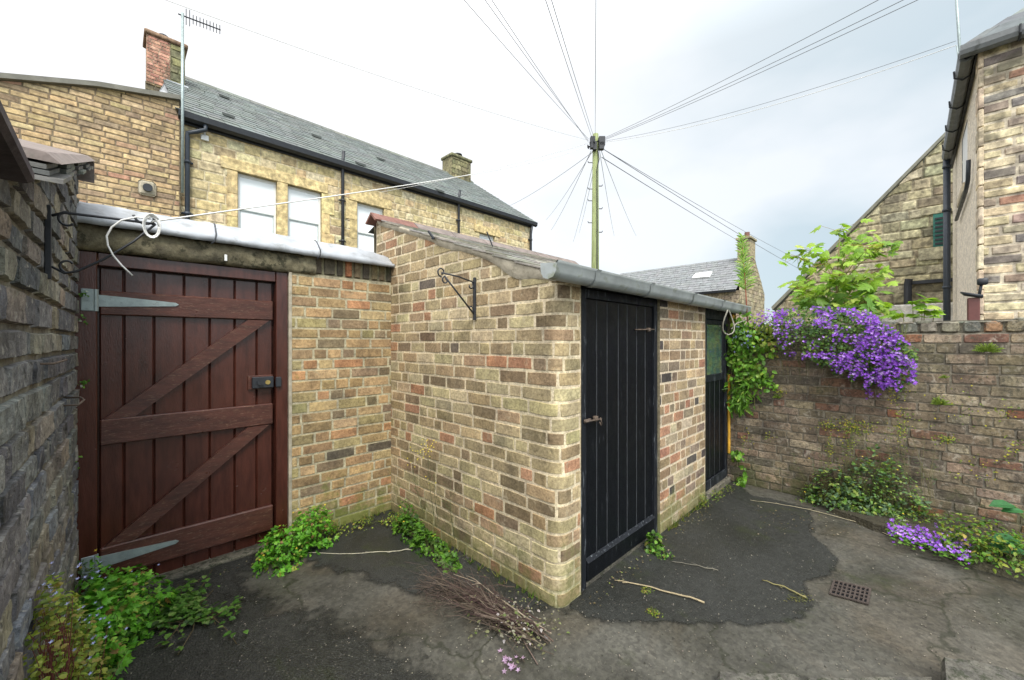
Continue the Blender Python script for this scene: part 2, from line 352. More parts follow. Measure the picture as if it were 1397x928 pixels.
def masonry_wall(path, z0, z1, course, lens, pal, mortar, seed=1, joint=.011, rec=.008, relief=.003, wob=.003, top=None, holes=(), s0=0, s1=None,
                 chamf=.006, cvar=.0, step=.05, sheet=True, extra=None, rot=0.0, edep=.003):
    """bricks or stones standing proud of a mortar bed, all one surface; returns an MB with material slots 0 brick 1 mortar"""
    rg = random.Random(seed); mb = MB(); s1 = path.L if s1 is None else s1
    top = top or (lambda s: z1)
    def bk(a, b, c, d, color):
        if b-a < .012 or d-c < .012: return
        for (h0, h1, g0, g1) in holes:
            if c < g1-.004 and d > g0+.004 and a < h1 and b > h0:
                if c < g0-.03 and d <= g1+.05 and not (a > h0 and b < h1): pass
                if a >= h0-.001 and b <= h1+.001:
                    if c < g0: return bk(a, b, c, g0, color)
                    if d > g1: return bk(a, b, g1, d, color)
                    return
                if a < h0 and b > h1: bk(a, h0, c, d, color); bk(h1, b, c, d, color); return
                if a < h0: return bk(a, h0, c, d, color)
                return bk(h1, b, c, d, color)
        tl = min(top(a), top(b)); th = max(top(a), top(b))
        if c > th-.02: return
        n = max(1, int((b-a)/step)); e = min(chamf, (b-a)*.3, (d-c)*.3)
        xs = [a, a+e]+[a+e+(b-a-2*e)*k/n for k in range(1, n)]+[b-e, b]
        if len(path.d) > 2 and n > 0: xs = sorted(xs+[q for q in path.d[1:-1] if a+e+.004 < q < b-e-.004])
        hh = d-c; m_ = max(1, int(hh/step))
        zs = [c, c+e]+[c+e+(hh-2*e)*k/m_ for k in range(1, m_)]+[d-e, d]
        off = rg.uniform(0, relief)*1.6; tilt = rg.uniform(-relief, relief); sd_ = rg.uniform(0, 99)
        colj = [jit(color, .06, rg) for _ in range(2)]; ids = []
        for j, z in enumerate(zs):
            row = []
            for i, s in enumerate(xs):
                edge = i in (0, len(xs)-1) or j in (0, len(zs)-1)
                corner = i in (0, len(xs)-1) and j in (0, len(zs)-1)
                dd = -rec-edep if edge else max(off+tilt*(s-a)/(b-a)+relief*noise.noise(Vector((s*22, z*22, sd_))), .0025-rec)
                zz = z+(wob*noise.noise(Vector((s*7, z*9, sd_*.3))) if 1 else 0)+rot*(s-(a+b)/2)
                ss = s+wob*noise.noise(Vector((z*12, s*5, sd_+5)))
                if not edge and i in (1, len(xs)-2) and j in (1, len(zs)-2):
                    ss += e*.5*(1 if i == 1 else -1); zz += e*.5*(1 if j == 1 else -1)
                t = top(ss)
                if zz > t-.004: zz = t-.004-(0 if edge else 0); 
                row.append(mb.vert(path.at(ss, zz, dd), colj[0]))
            ids.append(row)
        for j in range(len(zs)-1):
            for i in range(len(xs)-1):
                q4 = (ids[j][i], ids[j][i+1], ids[j+1][i+1], ids[j+1][i])
                if i in (0, len(xs)-2) or j in (0, len(zs)-2):      # the arris is its own faceted strip
                    mb.flat.add(len(mb.f)); q4 = tuple(mb.vert(mb.v[t_], colj[1]) for t_ in q4)
                mb.face(q4, 0)
    z = z0; k = 0
    while z < z1-.01:
        ch = course*(1+rg.uniform(-cvar, cvar)); s = s0-rg.uniform(0, lens[-1][1])
        hc = rg.random()
        while s < s1:
            L = pick(lens, rg)*(1+rg.uniform(-.08, .08)+rg.uniform(-1, 1)*cvar)
            a, b = max(s, s0), min(s+L, s1)
            if b > a: bk(a+joint/2, b-joint/2, z+joint/2, min(z+ch, z1)-joint/2, jit(pick(pal, rg), .16, rg))
            s += L
        z += ch; k += 1
    if sheet:
        xs = sorted(set([s0, s1]+[h[i] for h in holes for i in (0, 1) if s0 < h[i] < s1]+[s0+(s1-s0)*i/max(1, int((s1-s0)/.12)) for i in range(int((s1-s0)/.12)+1)]))
        if path.L < 30: xs = sorted(set(xs+[q for q in path.d if s0 < q < s1]))
        zs = sorted(set([z0, z1]+[h[i] for h in holes for i in (2, 3) if z0 < h[i] < z1]+[z0+(z1-z0)*i/12 for i in range(13)]))
        g = {}
        for i, s in enumerate(xs):
            for j, zz in enumerate(zs):
                g[i, j] = mb.vert(path.at(s, min(zz, top(s)), -rec+.0015*noise.noise(Vector((s*15, zz*15, 3)))), jit(mortar, .05, rg))
        for i in range(len(xs)-1):
            for j in range(len(zs)-1):
                cs, cz = (xs[i]+xs[i+1])/2, (zs[j]+zs[j+1])/2
                if any(h[0] < cs < h[1] and h[2] < cz < h[3] for h in holes): continue
                if cz > top(cs)+.1: continue
                mb.face((g[i, j], g[i+1, j], g[i+1, j+1], g[i, j+1]), 1)
    return mb
def slates(mb, A, B, C, D, nrow, w, col, th=.012, seed=3, jt=.22):
    """slate rows over the quad A-B (eave) C-D (ridge over B, A)"""
    rg = random.Random(seed); A, B, C, D = map(Vector, (A, B, C, D)); n = (B-A).cross(D-A).normalized()
    for r in range(nrow):
        f0, f1 = r/nrow, (r+1.12)/nrow; f1 = min(f1, 1)
        P0, P1 = A.lerp(D, f0), B.lerp(C, f0); Q0, Q1 = A.lerp(D, f1), B.lerp(C, f1)
        L = (P1-P0).length; s = -rg.uniform(0, w)
        while s < L:
            a, b = max(0, s), min(L, s+w*rg.uniform(.94, 1.0)); s += w
            if b-a < .02: continue
            u0, u1 = a/L, b/L; c = jit(col, jt, rg); lift = th*rg.uniform(.8, 1.5); dn = (A-D).normalized()*rg.uniform(-.006, .008)
            p = [P0.lerp(P1, u0)+n*lift+dn, P0.lerp(P1, u1)+n*lift+dn, Q0.lerp(Q1, u1)+n*.002, Q0.lerp(Q1, u0)+n*.002]
            q = [x-n*th for x in p]
            mb.hexa(q+p, c)

# ================================================================== plants
def ortho(n):
    a = n.cross(Vector((.3, .2, 1)))
    if a.length < .1: a = n.cross(Vector((1, 0, 0)))
    a.normalize(); return a, n.cross(a)
def leaf(mb, p, d, n, L, W, c, kind='ovate', m=0):
    d = d.normalized(); s = d.cross(n)
    if s.length < .05: s = d.cross(Vector((.3, .9, .1)))
    s.normalize(); n = s.cross(d)
    def Q(a, b, h=0): return p+d*(a*L)+s*(b*W)+n*(h*L)
    if kind == 'diamond':
        i = [mb.vert(q, c) for q in (Q(0, 0), Q(.45, -.5, .08), Q(1, 0, -.1), Q(.45, .5, .08))]
        mb.face((i[0], i[1], i[2]), m); mb.face((i[0], i[2], i[3]), m)
    elif kind == 'ovate':
        i = [mb.vert(q, c) for q in (Q(0, 0), Q(.25, -.42, .07), Q(.3, 0), Q(.25, .42, .07), Q(.65, -.38, .03), Q(.68, 0, -.03), Q(.65, .38, .03), Q(1, 0, -.16))]
        for f in ((0, 1, 2), (0, 2, 3), (1, 4, 5, 2), (2, 5, 6, 3), (4, 7, 5), (5, 7, 6)): mb.face([i[k] for k in f], m)
    elif kind == 'narrow':
        i = [mb.vert(q, c) for q in (Q(0, 0), Q(.3, -.5, .03), Q(.75, -.3, -.03), Q(1, 0, -.14), Q(.75, .3, -.03), Q(.3, .5, .03))]
        mb.face((i[0], i[1], i[2], i[3]), m); mb.face((i[0], i[3], i[4], i[5]), m)
    elif kind == 'maple':
        pr = [(0, 0), (.02, -.28), (.22, -.55), (.28, -.32), (.62, -.58), (.58, -.24), (.78, -.20), (1.05, 0), (.78, .20), (.58, .24), (.62, .58), (.28, .32), (.22, .55), (.02, .28)]
        ce = mb.vert(Q(.35, 0, .05), c); i = [mb.vert(Q(a, b, -.12*abs(b)-.1*max(0, a-.5)), c) for a, b in pr]
        for k in range(len(pr)): mb.face((ce, i[k], i[(k+1) % len(pr)]), m)
def clump(mb, cen, rad, n, L, pal, rg, kind='ovate', W=.7, up=.5, shell=.55, face=None, dens=None):
    cen = Vector(cen)
    for _ in range(n):
        while True:
            q = Vector((rg.uniform(-1, 1), rg.uniform(-1, 1), rg.uniform(-.15, 1)))
            l = q.length
            if l > 1 or l < 1e-3: continue
            if l < shell and rg.random() < .7: continue
            if noise.noise(Vector((q.x*2.3+cen.x*5, q.y*2.3+cen.y*5, q.z*2.3)))*2.2+.30 < rg.random()*.6: continue
            break
        p = cen+Vector((q.x*rad[0], q.y*rad[1], q.z*rad[2]))
        nn = (q*.7+Vector((rg.gauss(0, .4), rg.gauss(0, .4), up+rg.gauss(0, .3)))).normalized()
        a, b = ortho(nn); th = rg.uniform(0, 6.28); d = a*math.cos(th)+b*math.sin(th)+q*.5-Vector((0, 0, .15))
        s = L*rg.uniform(.6, 1.25)
        kk = kind
        if kind == 'mixed': kk = 'maple' if noise.noise(p*6) > -.05 else 'ovate'; s *= 1.25 if kk == 'maple' else .8
        leaf(mb, p, d, nn, s, s*W, jit(pick(pal, rg), .22, rg), kk)
def flower(mb, p, n, r, c, rg, petals=5, m=0):
    n = n.normalized(); a, b = ortho(n); t0 = rg.uniform(0, 6.28); ce = mb.vert(p-n*r*.25, tuple(x*.9+.05 for x in c)); ids = []
    for k in range(petals*2):
        th = t0+math.pi*k/petals; rr = r if k % 2 == 0 else r*.42
        ids.append(mb.vert(p+(a*math.cos(th)+b*math.sin(th))*rr+n*(.15*r if k % 2 == 0 else 0), c))
    for k in range(petals*2): mb.face((ce, ids[k], ids[(k+1) % (petals*2)]), m)
def stems(mb, base, tips, r, c, rg, bend=.06, m=0):
    for t in tips:
        b = Vector(base)+Vector((rg.gauss(0, .01), rg.gauss(0, .01), 0)); t = Vector(t); mid = b.lerp(t, .5)+Vector((rg.uniform(-bend, bend), rg.uniform(-bend, bend), rg.uniform(0, bend)))
        mb.tube([b, b.lerp(mid, .55)+(mid-b.lerp(t, .5))*.3, mid, mid.lerp(t, .6)+(mid-b.lerp(t, .5))*.2, t], [r, r*.9, r*.8, r*.6, r*.4], 4, c, m, False)
GREEN = [(3, (.06, .15, .018)), (3, (.09, .21, .02)), (2, (.13, .27, .03)), (1, (.035, .08, .015))]
BRIGHT = [(3, (.07, .22, .02)), (3, (.10, .29, .025)), (1, (.17, .36, .04)), (2, (.04, .12, .015))]
YELLOWG = [(3, (.20, .27, .035)), (2, (.28, .33, .05)), (2, (.11, .17, .03)), (1, (.30, .25, .06))]
DUSTY = [(3, (.08, .14, .07)), (2, (.12, .20, .10)), (2, (.06, .11, .035)), (1, (.20, .27, .09))]
PURPLE = [(4, (.25, .065, .56)), (3, (.33, .11, .66)), (2, (.16, .04, .40)), (1.5, (.50, .30, .78)), (.6, (.30, .22, .42))]
STEM = (.09, .10, .035)
#---STRUCTURE---
# ================================================================== ground
mb = MB(); mb.poly([(-300, -300, -.03), (400, -300, -.03), (400, 400, -.03), (-300, 400, -.03)])
tag(mb.build('ground', M['land']), kind='structure')
def sheet(name, mat, outline, z, wob=.02, seed=1, grid=.03, band=.09):
    pl_ = [(p[0], p[1]) for p in outline]; n = len(pl_)
    x0, x1 = min(p[0] for p in pl_)-band, max(p[0] for p in pl_)+band; y0, y1 = min(p[1] for p in pl_)-band, max(p[1] for p in pl_)+band
    def sd(x, y):
        x += wob*fbm(x*4, y*4, seed); y += wob*fbm(x*4, y*4, seed+9)
        d = min(seg_dist(x, y, pl_[i], pl_[(i+1) % n]) for i in range(n)); ins = False
        for i in range(n):
            (ax, ay), (bx_, by_) = pl_[i], pl_[(i+1) % n]
            if (ay > y) != (by_ > y) and x < (bx_-ax)*(y-ay)/(by_-ay)+ax: ins = not ins
        return d if ins else -d
    mb = MB(); nx, ny = int((x1-x0)/grid), int((y1-y0)/grid); ids, dd = {}, {}
    for i in range(nx+1):
        for j in range(ny+1):
            x, y = x0+i*grid, y0+j*grid; d = sd(x, y); dd[i, j] = d; q = max(0, min(1, .5+d/(2*band))); ids[i, j] = (x, y, q)
    vid = {}
    def vv(k):
        if k not in vid: x, y, q = ids[k]; vid[k] = mb.vert((x, y, z), (q, q, q))
        return vid[k]
    for i in range(nx):
        for j in range(ny):
            ks = ((i, j), (i+1, j), (i+1, j+1), (i, j+1))
            if max(dd[k] for k in ks) > -band: mb.face([vv(k) for k in ks])
    return tag(mb.build(name, mat), kind='structure')
mb = MB(); nx, ny = 70, 70; ids = {}
for i in range(nx+1):
    for j in range(ny+1):
        x = -1.2+6.2*i/nx; y = -2.6+6.1*j/ny
        ids[i, j] = mb.vert((x, y, 0.0))
for i in range(nx):
    for j in range(ny): mb.face((ids[i, j], ids[i+1, j], ids[i+1, j+1], ids[i, j+1]))
tag(mb.build('yard_concrete', M['concrete'], smooth=True), kind='structure')
sheet('tarmac_by_sheds', M['tarmac'], [G(*q) for q in [(775, 834), (800, 800), (893, 716), (962, 672), (1000, 655), (1025, 676), (1110, 694), (1106, 718), (1118, 742), (1144, 766), (1128, 786), (1098, 796), (1108, 822), (1088, 849), (1000, 852), (860, 850), (800, 846)]], .004, .03, 3, band=.05)
sheet('tarmac_by_gate', M['gravel_tarmac'], [G(*q) for q in [(60, 1150), (80, 770), (195, 786), (345, 744), (352, 770), (322, 800), (372, 832), (470, 858), (530, 886), (585, 940), (640, 1060)]], .004, .06, 5, band=.12)
sheet('tarmac_in_corner', M['tarmac'], [G(*q) for q in [(385, 722), (528, 692), (775, 834), (640, 826), (560, 806), (470, 782), (420, 770)]], .008, .05, 8, band=.10)
# raised planting bed at the foot of the garden wall
mb = MB(); bp = [(4.72, .55), (4.45, .50), (4.26, .22), (4.19, .0), (4.02, -.25), (4.0, -.6), (3.95, -1.4), (3.9, -2.6), (4.72, -2.6)]
lo = [mb.vert((x, y, -.02)) for x, y in bp]; hi = [mb.vert((x+.02, y, .05+.02*fbm(x*3, y*3))) for x, y in bp]
for i in range(len(bp)): mb.face((lo[i], hi[i], hi[(i+1) % len(bp)], lo[(i+1) % len(bp)]))
ce = mb.vert((4.62, -.6, .13))
for i in range(len(bp)): mb.face((ce, hi[(i+1) % len(bp)], hi[i]))
tag(mb.build('planting_bed', M['soil'], smooth=False), kind='structure')

# ================================================================== left dark stone wall
def lx(y): return -.138-.03*(3.3-y)
lp = Path([(lx(.3), .3), (lx(3.36), 3.36)])
def ltop(s):
    y = .3+s
    return 1.822 if y < 1.32 else 1.862+(y-1.42)*.326
DS = [(4, (.19, .195, .19)), (3, (.235, .225, .19)), (3, (.145, .15, .16)), (2, (.26, .235, .185)), (1, (.19, .21, .235)), (.1, (.22, .17, .14))]
DS = [(w_, tuple(q*1.25 for q in c_)) for w_, c_ in DS]
wl = thing('stone_wall', (lx(1.9)-.15, 1.9, 0), 'dark rough stone wall with deep joints at the left, beside the maroon gate', 'wall')
mb = masonry_wall(lp, 0, 2.7, .096, [(3, .18), (3, .24), (2, .29), (1, .12)], DS, (.22, .21, .17), 11, joint=.013, rec=.009, relief=.0055, wob=.006, top=ltop, chamf=.006, cvar=.16, step=.022)
mb.build('stonework', [M['dark_stone'], masonry('dark_joint', 30, None, (10, .58, .5, (.20, .19, .15)), None, 1, .5)], wl, True)
mb = MB()   # the core of the wall behind the stones
for (a, b, h) in ((.3, 1.33, 1.80),): mb.box(lx(1)-.34, lx(1)-.03, a, b, 0, h, (.12, .12, .1))
mb.hexa([(-.55, 1.33, 0), (lx(1.33)-.02, 1.33, 0), (lx(3.36)-.02, 3.36, 0), (-.55, 3.36, 0), (-.55, 1.33, 1.83), (lx(1.33)-.02, 1.33, 1.83), (lx(3.36)-.02, 3.36, 2.49), (-.55, 3.36, 2.49)], (.12, .12, .1))
mb.build('wall_core', M['dark_stone'], wl)
mb = MB(); rg = random.Random(5)
for a, b in ((.25, .72), (.73, 1.30)):
    mb.box(-.60, -.115, a, b, 1.826, 1.858, bev=.008)
mb.build('coping_slab', M['purple_slab'], wl)
mb = MB()   # stepped slates laid up the sloping part
for k in range(3):
    y = 1.42
    while y < 3.3:
        L = rg.uniform(.22, .34); y1 = min(y+L, 3.37); za = 1.872+(y-1.42)*.326+k*.014; zb = 1.872+(y1-1.42)*.326+k*.014; e = rg.uniform(-.012, .012)-k*.008
        mb.hexa([(-.58, y, za), (-.088+e, y, za), (-.088+e, y1-.004, zb), (-.58, y1-.004, zb), (-.58, y, za+.011), (-.088+e, y, za+.011), (-.088+e, y1-.004, zb+.011), (-.58, y1-.004, zb+.011)], jit((.13, .13, .12), .3, rg)); y = y1
mb.build('coping_slates', M['slate_near'], wl)
mb = MB(); mb.hexa([(-.56, 1.42, 1.918), (-.085, 1.42, 1.918), (-.072, 3.40, 2.563), (-.56, 3.40, 2.563), (-.56, 1.42, 1.95), (-.11, 1.42, 1.94), (-.10, 3.40, 2.585), (-.56, 3.40, 2.60)])
mb.hexa([(-.19, 3.375, 2.43), (-.075, 3.375, 2.43), (-.075, 3.40, 2.43), (-.19, 3.40, 2.43), (-.19, 3.375, 2.55), (-.075, 3.375, 2.55), (-.075, 3.40, 2.55), (-.19, 3.40, 2.55)])
mb.build('coping_tile', M['old_tile'], wl)
mb = MB()   # two rusty hooks left in the joints
mb.tube([(lx(2.05)-.01, 2.05, 1.425), (lx(2.05)+.035, 2.06, 1.425), (lx(2.05)+.05, 2.30, 1.43), (lx(2.05)+.04, 2.34, 1.43)], .004, 6); mb.build('iron_hook', M['rust'], wl, True)
mb = MB(); mb.tube([(lx(2.7)-.01, 2.62, 1.22), (lx(2.7)+.05, 2.60, 1.22), (lx(2.7)+.065, 2.66, 1.235), (lx(2.7)+.05, 2.74, 1.24), (lx(2.7), 2.76, 1.24)], .004, 6); mb.build('iron_hook', M['rust'], wl, True)

# ================================================================== gateway wall
GW = [(5, (.42, .29, .155)), (3, (.32, .225, .125)), (1.8, (.43, .24, .13)), (2, (.25, .19, .12)), (.3, (.13, .11, .085)), (2.5, (.34, .29, .15)), (3, (.46, .34, .19))]
gw = thing('gateway_wall', (1.33, 3.4, 0), 'brick wall with a lead covered top and stone lintel over the maroon gate', 'wall')
gp = Path([(.93, 3.27), (1.76, 3.27)])
mb = masonry_wall(gp, 0, 2.02, .081, [(4, .225), (2, .108)], GW, (.48, .44, .31), 21, joint=.012, rec=.002, edep=.002, chamf=.0035, relief=.0018, wob=.0035, cvar=.06)
# soldier course under the lead
rg = random.Random(9); z0_, z1_ = 2.025, 2.165; s = .19
m2 = masonry_wall(gp, 2.02, 2.175, .155, [(3, .072), (1, .1)], [(3, (.17, .14, .085)), (2, (.09, .08, .06)), (1, (.30, .13, .07))], (.25, .23, .15), 22, joint=.014, rec=.009, relief=.004, s0=.16)
mb.merge(m2)
# return of the wall inside the gateway and the plain back of it
for P in (((.93, 3.27), (.93, 3.52)),):
    (xa, ya), (xb, yb) = P; mb.poly([(xa+.004, ya, 0), (xb+.004, yb, 0), (xb+.004, yb, 2.0), (xa+.004, ya, 2.0)], (.25, .2, .12), 1)
mb.poly([(.93, 3.50, 0), (1.74, 3.50, 0), (1.74, 3.50, 2.17), (.93, 3.50, 2.17)], (.25, .2, .12), 1)
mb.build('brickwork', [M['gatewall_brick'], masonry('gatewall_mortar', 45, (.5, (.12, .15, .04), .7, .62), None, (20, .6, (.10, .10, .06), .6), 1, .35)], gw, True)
mb = MB()   # rough stone lintel
nx_, rows = 44, [(.0, 0), (.02, .012), (.05, .02), (.09, .022), (.125, .014), (.155, .0)]
g = {}
for i in range(nx_+1):
    x = -.22+1.33*i/nx_
    for j, (zz, dd) in enumerate(rows):
        g[i, j] = mb.vert((x, 3.262-dd-.014*fbm(x*9, zz*14, 4), 2.015+zz*.98+(.012*fbm(x*5, 1) if j == 0 else 0)), (.20, .18, .12))
    g[i, 9] = mb.vert((x, 3.50, 2.17), (.2, .18, .12)); g[i, 8] = mb.vert((x, 3.50, 2.01), (.2, .18, .12))
for i in range(nx_):
    for j in range(5): mb.face((g[i, j], g[i+1, j], g[i+1, j+1], g[i, j+1]))
    mb.face((g[i, 5], g[i+1, 5], g[i+1, 9], g[i, 9])); mb.face((g[i, 8], g[i+1, 8], g[i+1, 0], g[i, 0])); mb.face((g[i, 9], g[i+1, 9], g[i+1, 8], g[i, 8]))
mb.face([g[nx_, j] for j in range(6)]+[g[nx_, 9], g[nx_, 8]])
mb.build('stone_lintel', M['mossy_lintel'], gw, True)
mb = MB()   # lead capping dressed over the top
prof = [(3.203, 2.148), (3.200, 2.178), (3.212, 2.196), (3.262, 2.238), (3.318, 2.282), (3.37, 2.303), (3.45, 2.295), (3.53, 2.25), (3.56, 2.19), (3.55, 2.185), (3.36, 2.175), (3.215, 2.150)]
nx_ = 80; g = {}
for i in range(nx_+1):
    x = -.19+1.945*i/nx_
    for j, (y, z) in enumerate(prof):
        w_ = .008*fbm(x*4, z*9, 2)+.005*fbm(x*15, z*22, 5)
        seam = .006 if (abs(x-.46) < .018 or abs(x-1.12) < .018) and 0 < j < 9 else 0
        g[i, j] = mb.vert((x, y+(w_-seam if j < 5 else 0), z+w_*.8+(seam if 2 < j < 8 else 0)-.03*max(0, (x-1.45)/.3)**2*(1 if j > 1 and j < 9 else .0)))
np_ = len(prof)
for i in range(nx_):
    for j in range(np_): mb.face((g[i, j], g[i, (j+1) % np_], g[i+1, (j+1) % np_], g[i+1, j]))
mb.face([g[0, j] for j in range(np_)][::-1]); mb.face([g[nx_, j] for j in range(np_)])
mb.build('lead_capping', M['lead'], gw, True)
for x in (.47, 1.12):
    mb = MB(); q = [(x+.004*k, a-.006, b+.004) for k, (a, b) in enumerate(prof[:6])]
    mb.tube([(x-.02, 3.19, 2.13)]+q, .0045, 5); mb.build('lead_clip', M['dark_metal'], gw, True)
mb = MB(); P = PY(308, 352, 3.235); mb.box(P.x-.008, P.x+.008, 3.228, 3.238, P.z-.022, P.z+.022, bev=.003); mb.build('bell_push', M['white'], gw)
mb = MB(); mb.box(-.16, .93, 3.275, 3.56, -.02, .022, (.16, .15, .12), bev=.008); mb.build('threshold', M['kerb'], gw)

# ================================================================== gate
gt = thing('wooden_gate', (.39, 3.34, 0), 'maroon painted boarded gate with z braces and a black rim lock', 'gate')
fr = MB(); fr.box(-.185, -.062, 3.285, 3.40, .022, 2.01, bev=.004); fr.box(.845, .925, 3.285, 3.40, .022, 2.01, bev=.004); fr.box(-.06, .843, 3.287, 3.40, 1.935, 2.01, bev=.004)
fr.box(-.08, -.04, 3.378, 3.402, .02, 1.95); fr.box(.825, .86, 3.378, 3.402, .02, 1.95); fr.box(-.04, .825, 3.378, 3.402, 1.90, 1.95); fo = fr.build('gate_frame', M['maroon'], gt)
mb = MB(); mb.box(.925, .945, 3.262, 3.30, 0, 2.015); mb.build('cement_edge', M['mortar_flaunch'], fo)
mb = MB(); cuts = [-.055]+[PY(u, 450, 3.345).x for u in (169, 210, 251, 286, 320, 350)]+[.838]
for a, b in zip(cuts[:-1], cuts[1:]):
    f = .008; y0 = 3.345
    mb.prism([(a+.0012, y0+.02), (a+.0012, y0+f), (a+f, y0), (b-f, y0), (b-.0012, y0+f), (b-.0012, y0+.02)], 'z', .035, 1.925, m=0)
mb.box(-.05, .83, 3.367, 3.375, .04, 1.92)
mb.build('boards', M['maroon'], gt)
for (z0_, z1_) in ((1.655, 1.795), (.895, 1.045), (.12, .30)):
    mb = MB(); mb.box(-.052, .835, 3.315, 3.3452, z0_, z1_, bev=.006); mb.build('rail', M['maroon_worn'], gt)
def brace(x0, z0, x1, z1, w, nm='brace'):
    d = Vector((x1-x0, z1-z0)).normalized(); mb = MB(); h = w/2/abs(d.x)
    # ends cut level, butted to the rails
    hx = w/2/abs(d.y)
    p = [(x0-hx, z0), (x0+hx, z0), (x1+hx, z1), (x1-hx, z1)]
    P = [(a, 3.319, b) for a, b in p]+[(a, 3.3448, b) for a, b in p]
    i = [mb.vert(q) for q in P]
    for f in ((0, 1, 2, 3), (7, 6, 5, 4), (0, 4, 5, 1), (1, 5, 6, 2), (2, 6, 7, 3), (3, 7, 4, 0)): mb.face([i[k] for k in f])
    mb.build(nm, M['maroon_worn'], gt)
brace(.03, 1.047, .745, 1.653, .085); brace(.03, .302, .745, .893, .085)
def hinge(zc):
    mb = MB(); y = 3.309
    pr = [(-.058, zc-.034), (-.058, zc+.034), (.05, zc+.028), (.285, zc+.011), (.300, zc), (.285, zc-.011), (.05, zc-.028)]
    A = [mb.vert((a, y, b)) for a, b in pr]; B = [mb.vert((a, y+.006, b)) for a, b in pr]; mb.face(A[::-1]); mb.face(B)
    for k in range(7): mb.face((A[k], A[(k+1) % 7], B[(k+1) % 7], B[k]))
    mb.box(-.125, -.075, 3.277, 3.2848, zc-.062, zc+.062, bev=.002)
    mb.tube([(-.067, 3.287, zc-.062), (-.067, 3.287, zc+.062)], .011, 10)
    for a, b in ((-.03, 0), (.04, 0), (.12, 0), (.20, 0), (.27, 0), (-.1, .045), (-.1, -.045), (-.1, 0)):
        yy = 3.277 if a < -.07 else y
        mb.tube([(a, yy-.003, zc+b), (a, yy+.001, zc+b)], .006, 8)
    mb.build('strap_hinge', M['galv'], gt)
hinge(1.735); hinge(.225)
mb = MB(); mb.box(.68, .837, 3.33, 3.3449, 1.155, 1.255, bev=.003); mb.build('lock_board', M['maroon_worn'], gt)
mb = MB(); mb.box(.70, .835, 3.298, 3.3248, 1.165, 1.245, bev=.004); mb.box(.841, .875, 3.262, 3.2848, 1.17, 1.24, bev=.003); lo_ = mb.build('rim_lock', M['dark_metal'], gt)
mb = MB(); mb.tube([(.795, 3.292, 1.205), (.795, 3.299, 1.205)], .016, 14); mb.build('key_escutcheon', M['brass'], lo_)
mb = MB(); mb.tube([(.742, 3.27, 1.205), (.742, 3.299, 1.205)], [.016, .010], 14); mb.build('knob', M['dark_metal'], lo_)

# ================================================================== brick shed
SB = [(6, (.44, .365, .215)), (3.5, (.35, .275, .165)), (2.5, (.26, .20, .125)), (4.5, (.50, .42, .26)), (1.3, (.42, .24, .145)), (.2, (.20, .165, .13)), (.3, (.44, .24, .14)), (3, (.41, .30, .18))]
sh = thing('brick_shed', (3.3, 2.4, 0), 'lean-to brick shed with two black doors, slate roof and grey gutter', 'shed')
cx, cy, cr = 1.75, 1.38, .075
arc = [(cx+cr-cr*math.cos(a), cy+cr-cr*math.sin(a)) for a in [math.pi/2*k/6 for k in range(7)]]
sp = Path([(1.75, 3.55)]+arc+[(1.955, 1.38)])
def rooftop(s):
    y = max(sp.at(s, 0, 0)[1], 1.38); return 1.855+.358*(y-1.38)
mb = masonry_wall(sp, 0, 2.72, .0835, [(5, .222), (2, .108)], SB, (.66, .57, .41), 34, joint=.013, rec=.002, edep=.002, chamf=.0035, relief=.0014, wob=.0055, cvar=.05, top=rooftop, step=.035)
bp_ = Path([(3.0, 1.38), (3.965, 1.38)])
BB = [(5, (.42, .32, .20)), (4, (.34, .25, .16)), (1, (.40, .22, .14)), (2, (.24, .19, .14)), (1, (.09, .08, .075)), (2, (.46, .38, .27))]
m2 = masonry_wall(bp_, 0, 1.86, .0835, [(3, .215), (3, .108)], BB, (.64, .55, .42), 35, joint=.013, rec=.002, edep=.002, chamf=.0035, relief=.0014, wob=.004, cvar=.05, step=.035)
mb.merge(m2)
# reveals, the hidden back and the end
cc = (.25, .22, .15)
for x in (1.955, 3.0, 3.965): mb.poly([(x, 1.378, 0), (x, 1.60, 0), (x, 1.60, 1.86), (x, 1.378, 1.86)], cc, 1)
mb.poly([(1.76, 3.62, 0), (4.9, 3.62, 0), (4.9, 3.62, 2.62), (1.76, 3.62, 2.62)], cc, 1)
mb.poly([(4.9, 1.38, 0), (4.9, 3.62, 0), (4.9, 3.62, 2.62), (4.9, 1.38, 1.855)], cc, 1)
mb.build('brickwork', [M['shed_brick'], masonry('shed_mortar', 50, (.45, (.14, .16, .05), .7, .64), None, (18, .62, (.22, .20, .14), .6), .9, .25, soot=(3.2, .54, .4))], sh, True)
# cement fillet under the verge, sagging here and there
mb = MB(); g = {}
for i in range(61):
    f = i/60; y = 1.40+(3.50-1.40)*f; zt = 1.862+.358*(y-1.38); drop = .035+.03*max(0, fbm(y*2.3, 4))+(.06*math.exp(-((y-1.72)/.16)**2))
    for j, (dd, dz) in enumerate(((.004, -drop), (.014, -drop*.6), (.018, -.01), (.018, .008), (-.03, .010))):
        g[i, j] = mb.vert((1.75-dd-.004*fbm(y*18, dz*30), y, zt+dz))
for i in range(60):
    for j in range(4): mb.face((g[i, j], g[i+1, j], g[i+1, j+1], g[i, j+1]))
mb.build('cement_fillet', M['mortar_flaunch'], sh, True)
mb = MB(); slates(mb, (1.722, 1.27, 1.832), (4.93, 1.27, 1.832), (4.93, 3.50, 2.632), (1.722, 3.50, 2.632), 11, .26, (.27, .26, .225), .009, 8, .3)
mb.poly([(1.76, 1.30, 1.828), (4.92, 1.30, 1.828), (4.92, 3.5, 2.616), (1.76, 3.5, 2.616)], (.1, .1, .1))
mb.poly([(1.76, 3.5, 2.63), (4.92, 3.5, 2.63), (4.92, 3.75, 2.56), (1.76, 3.75, 2.56)], (.1, .1, .1))
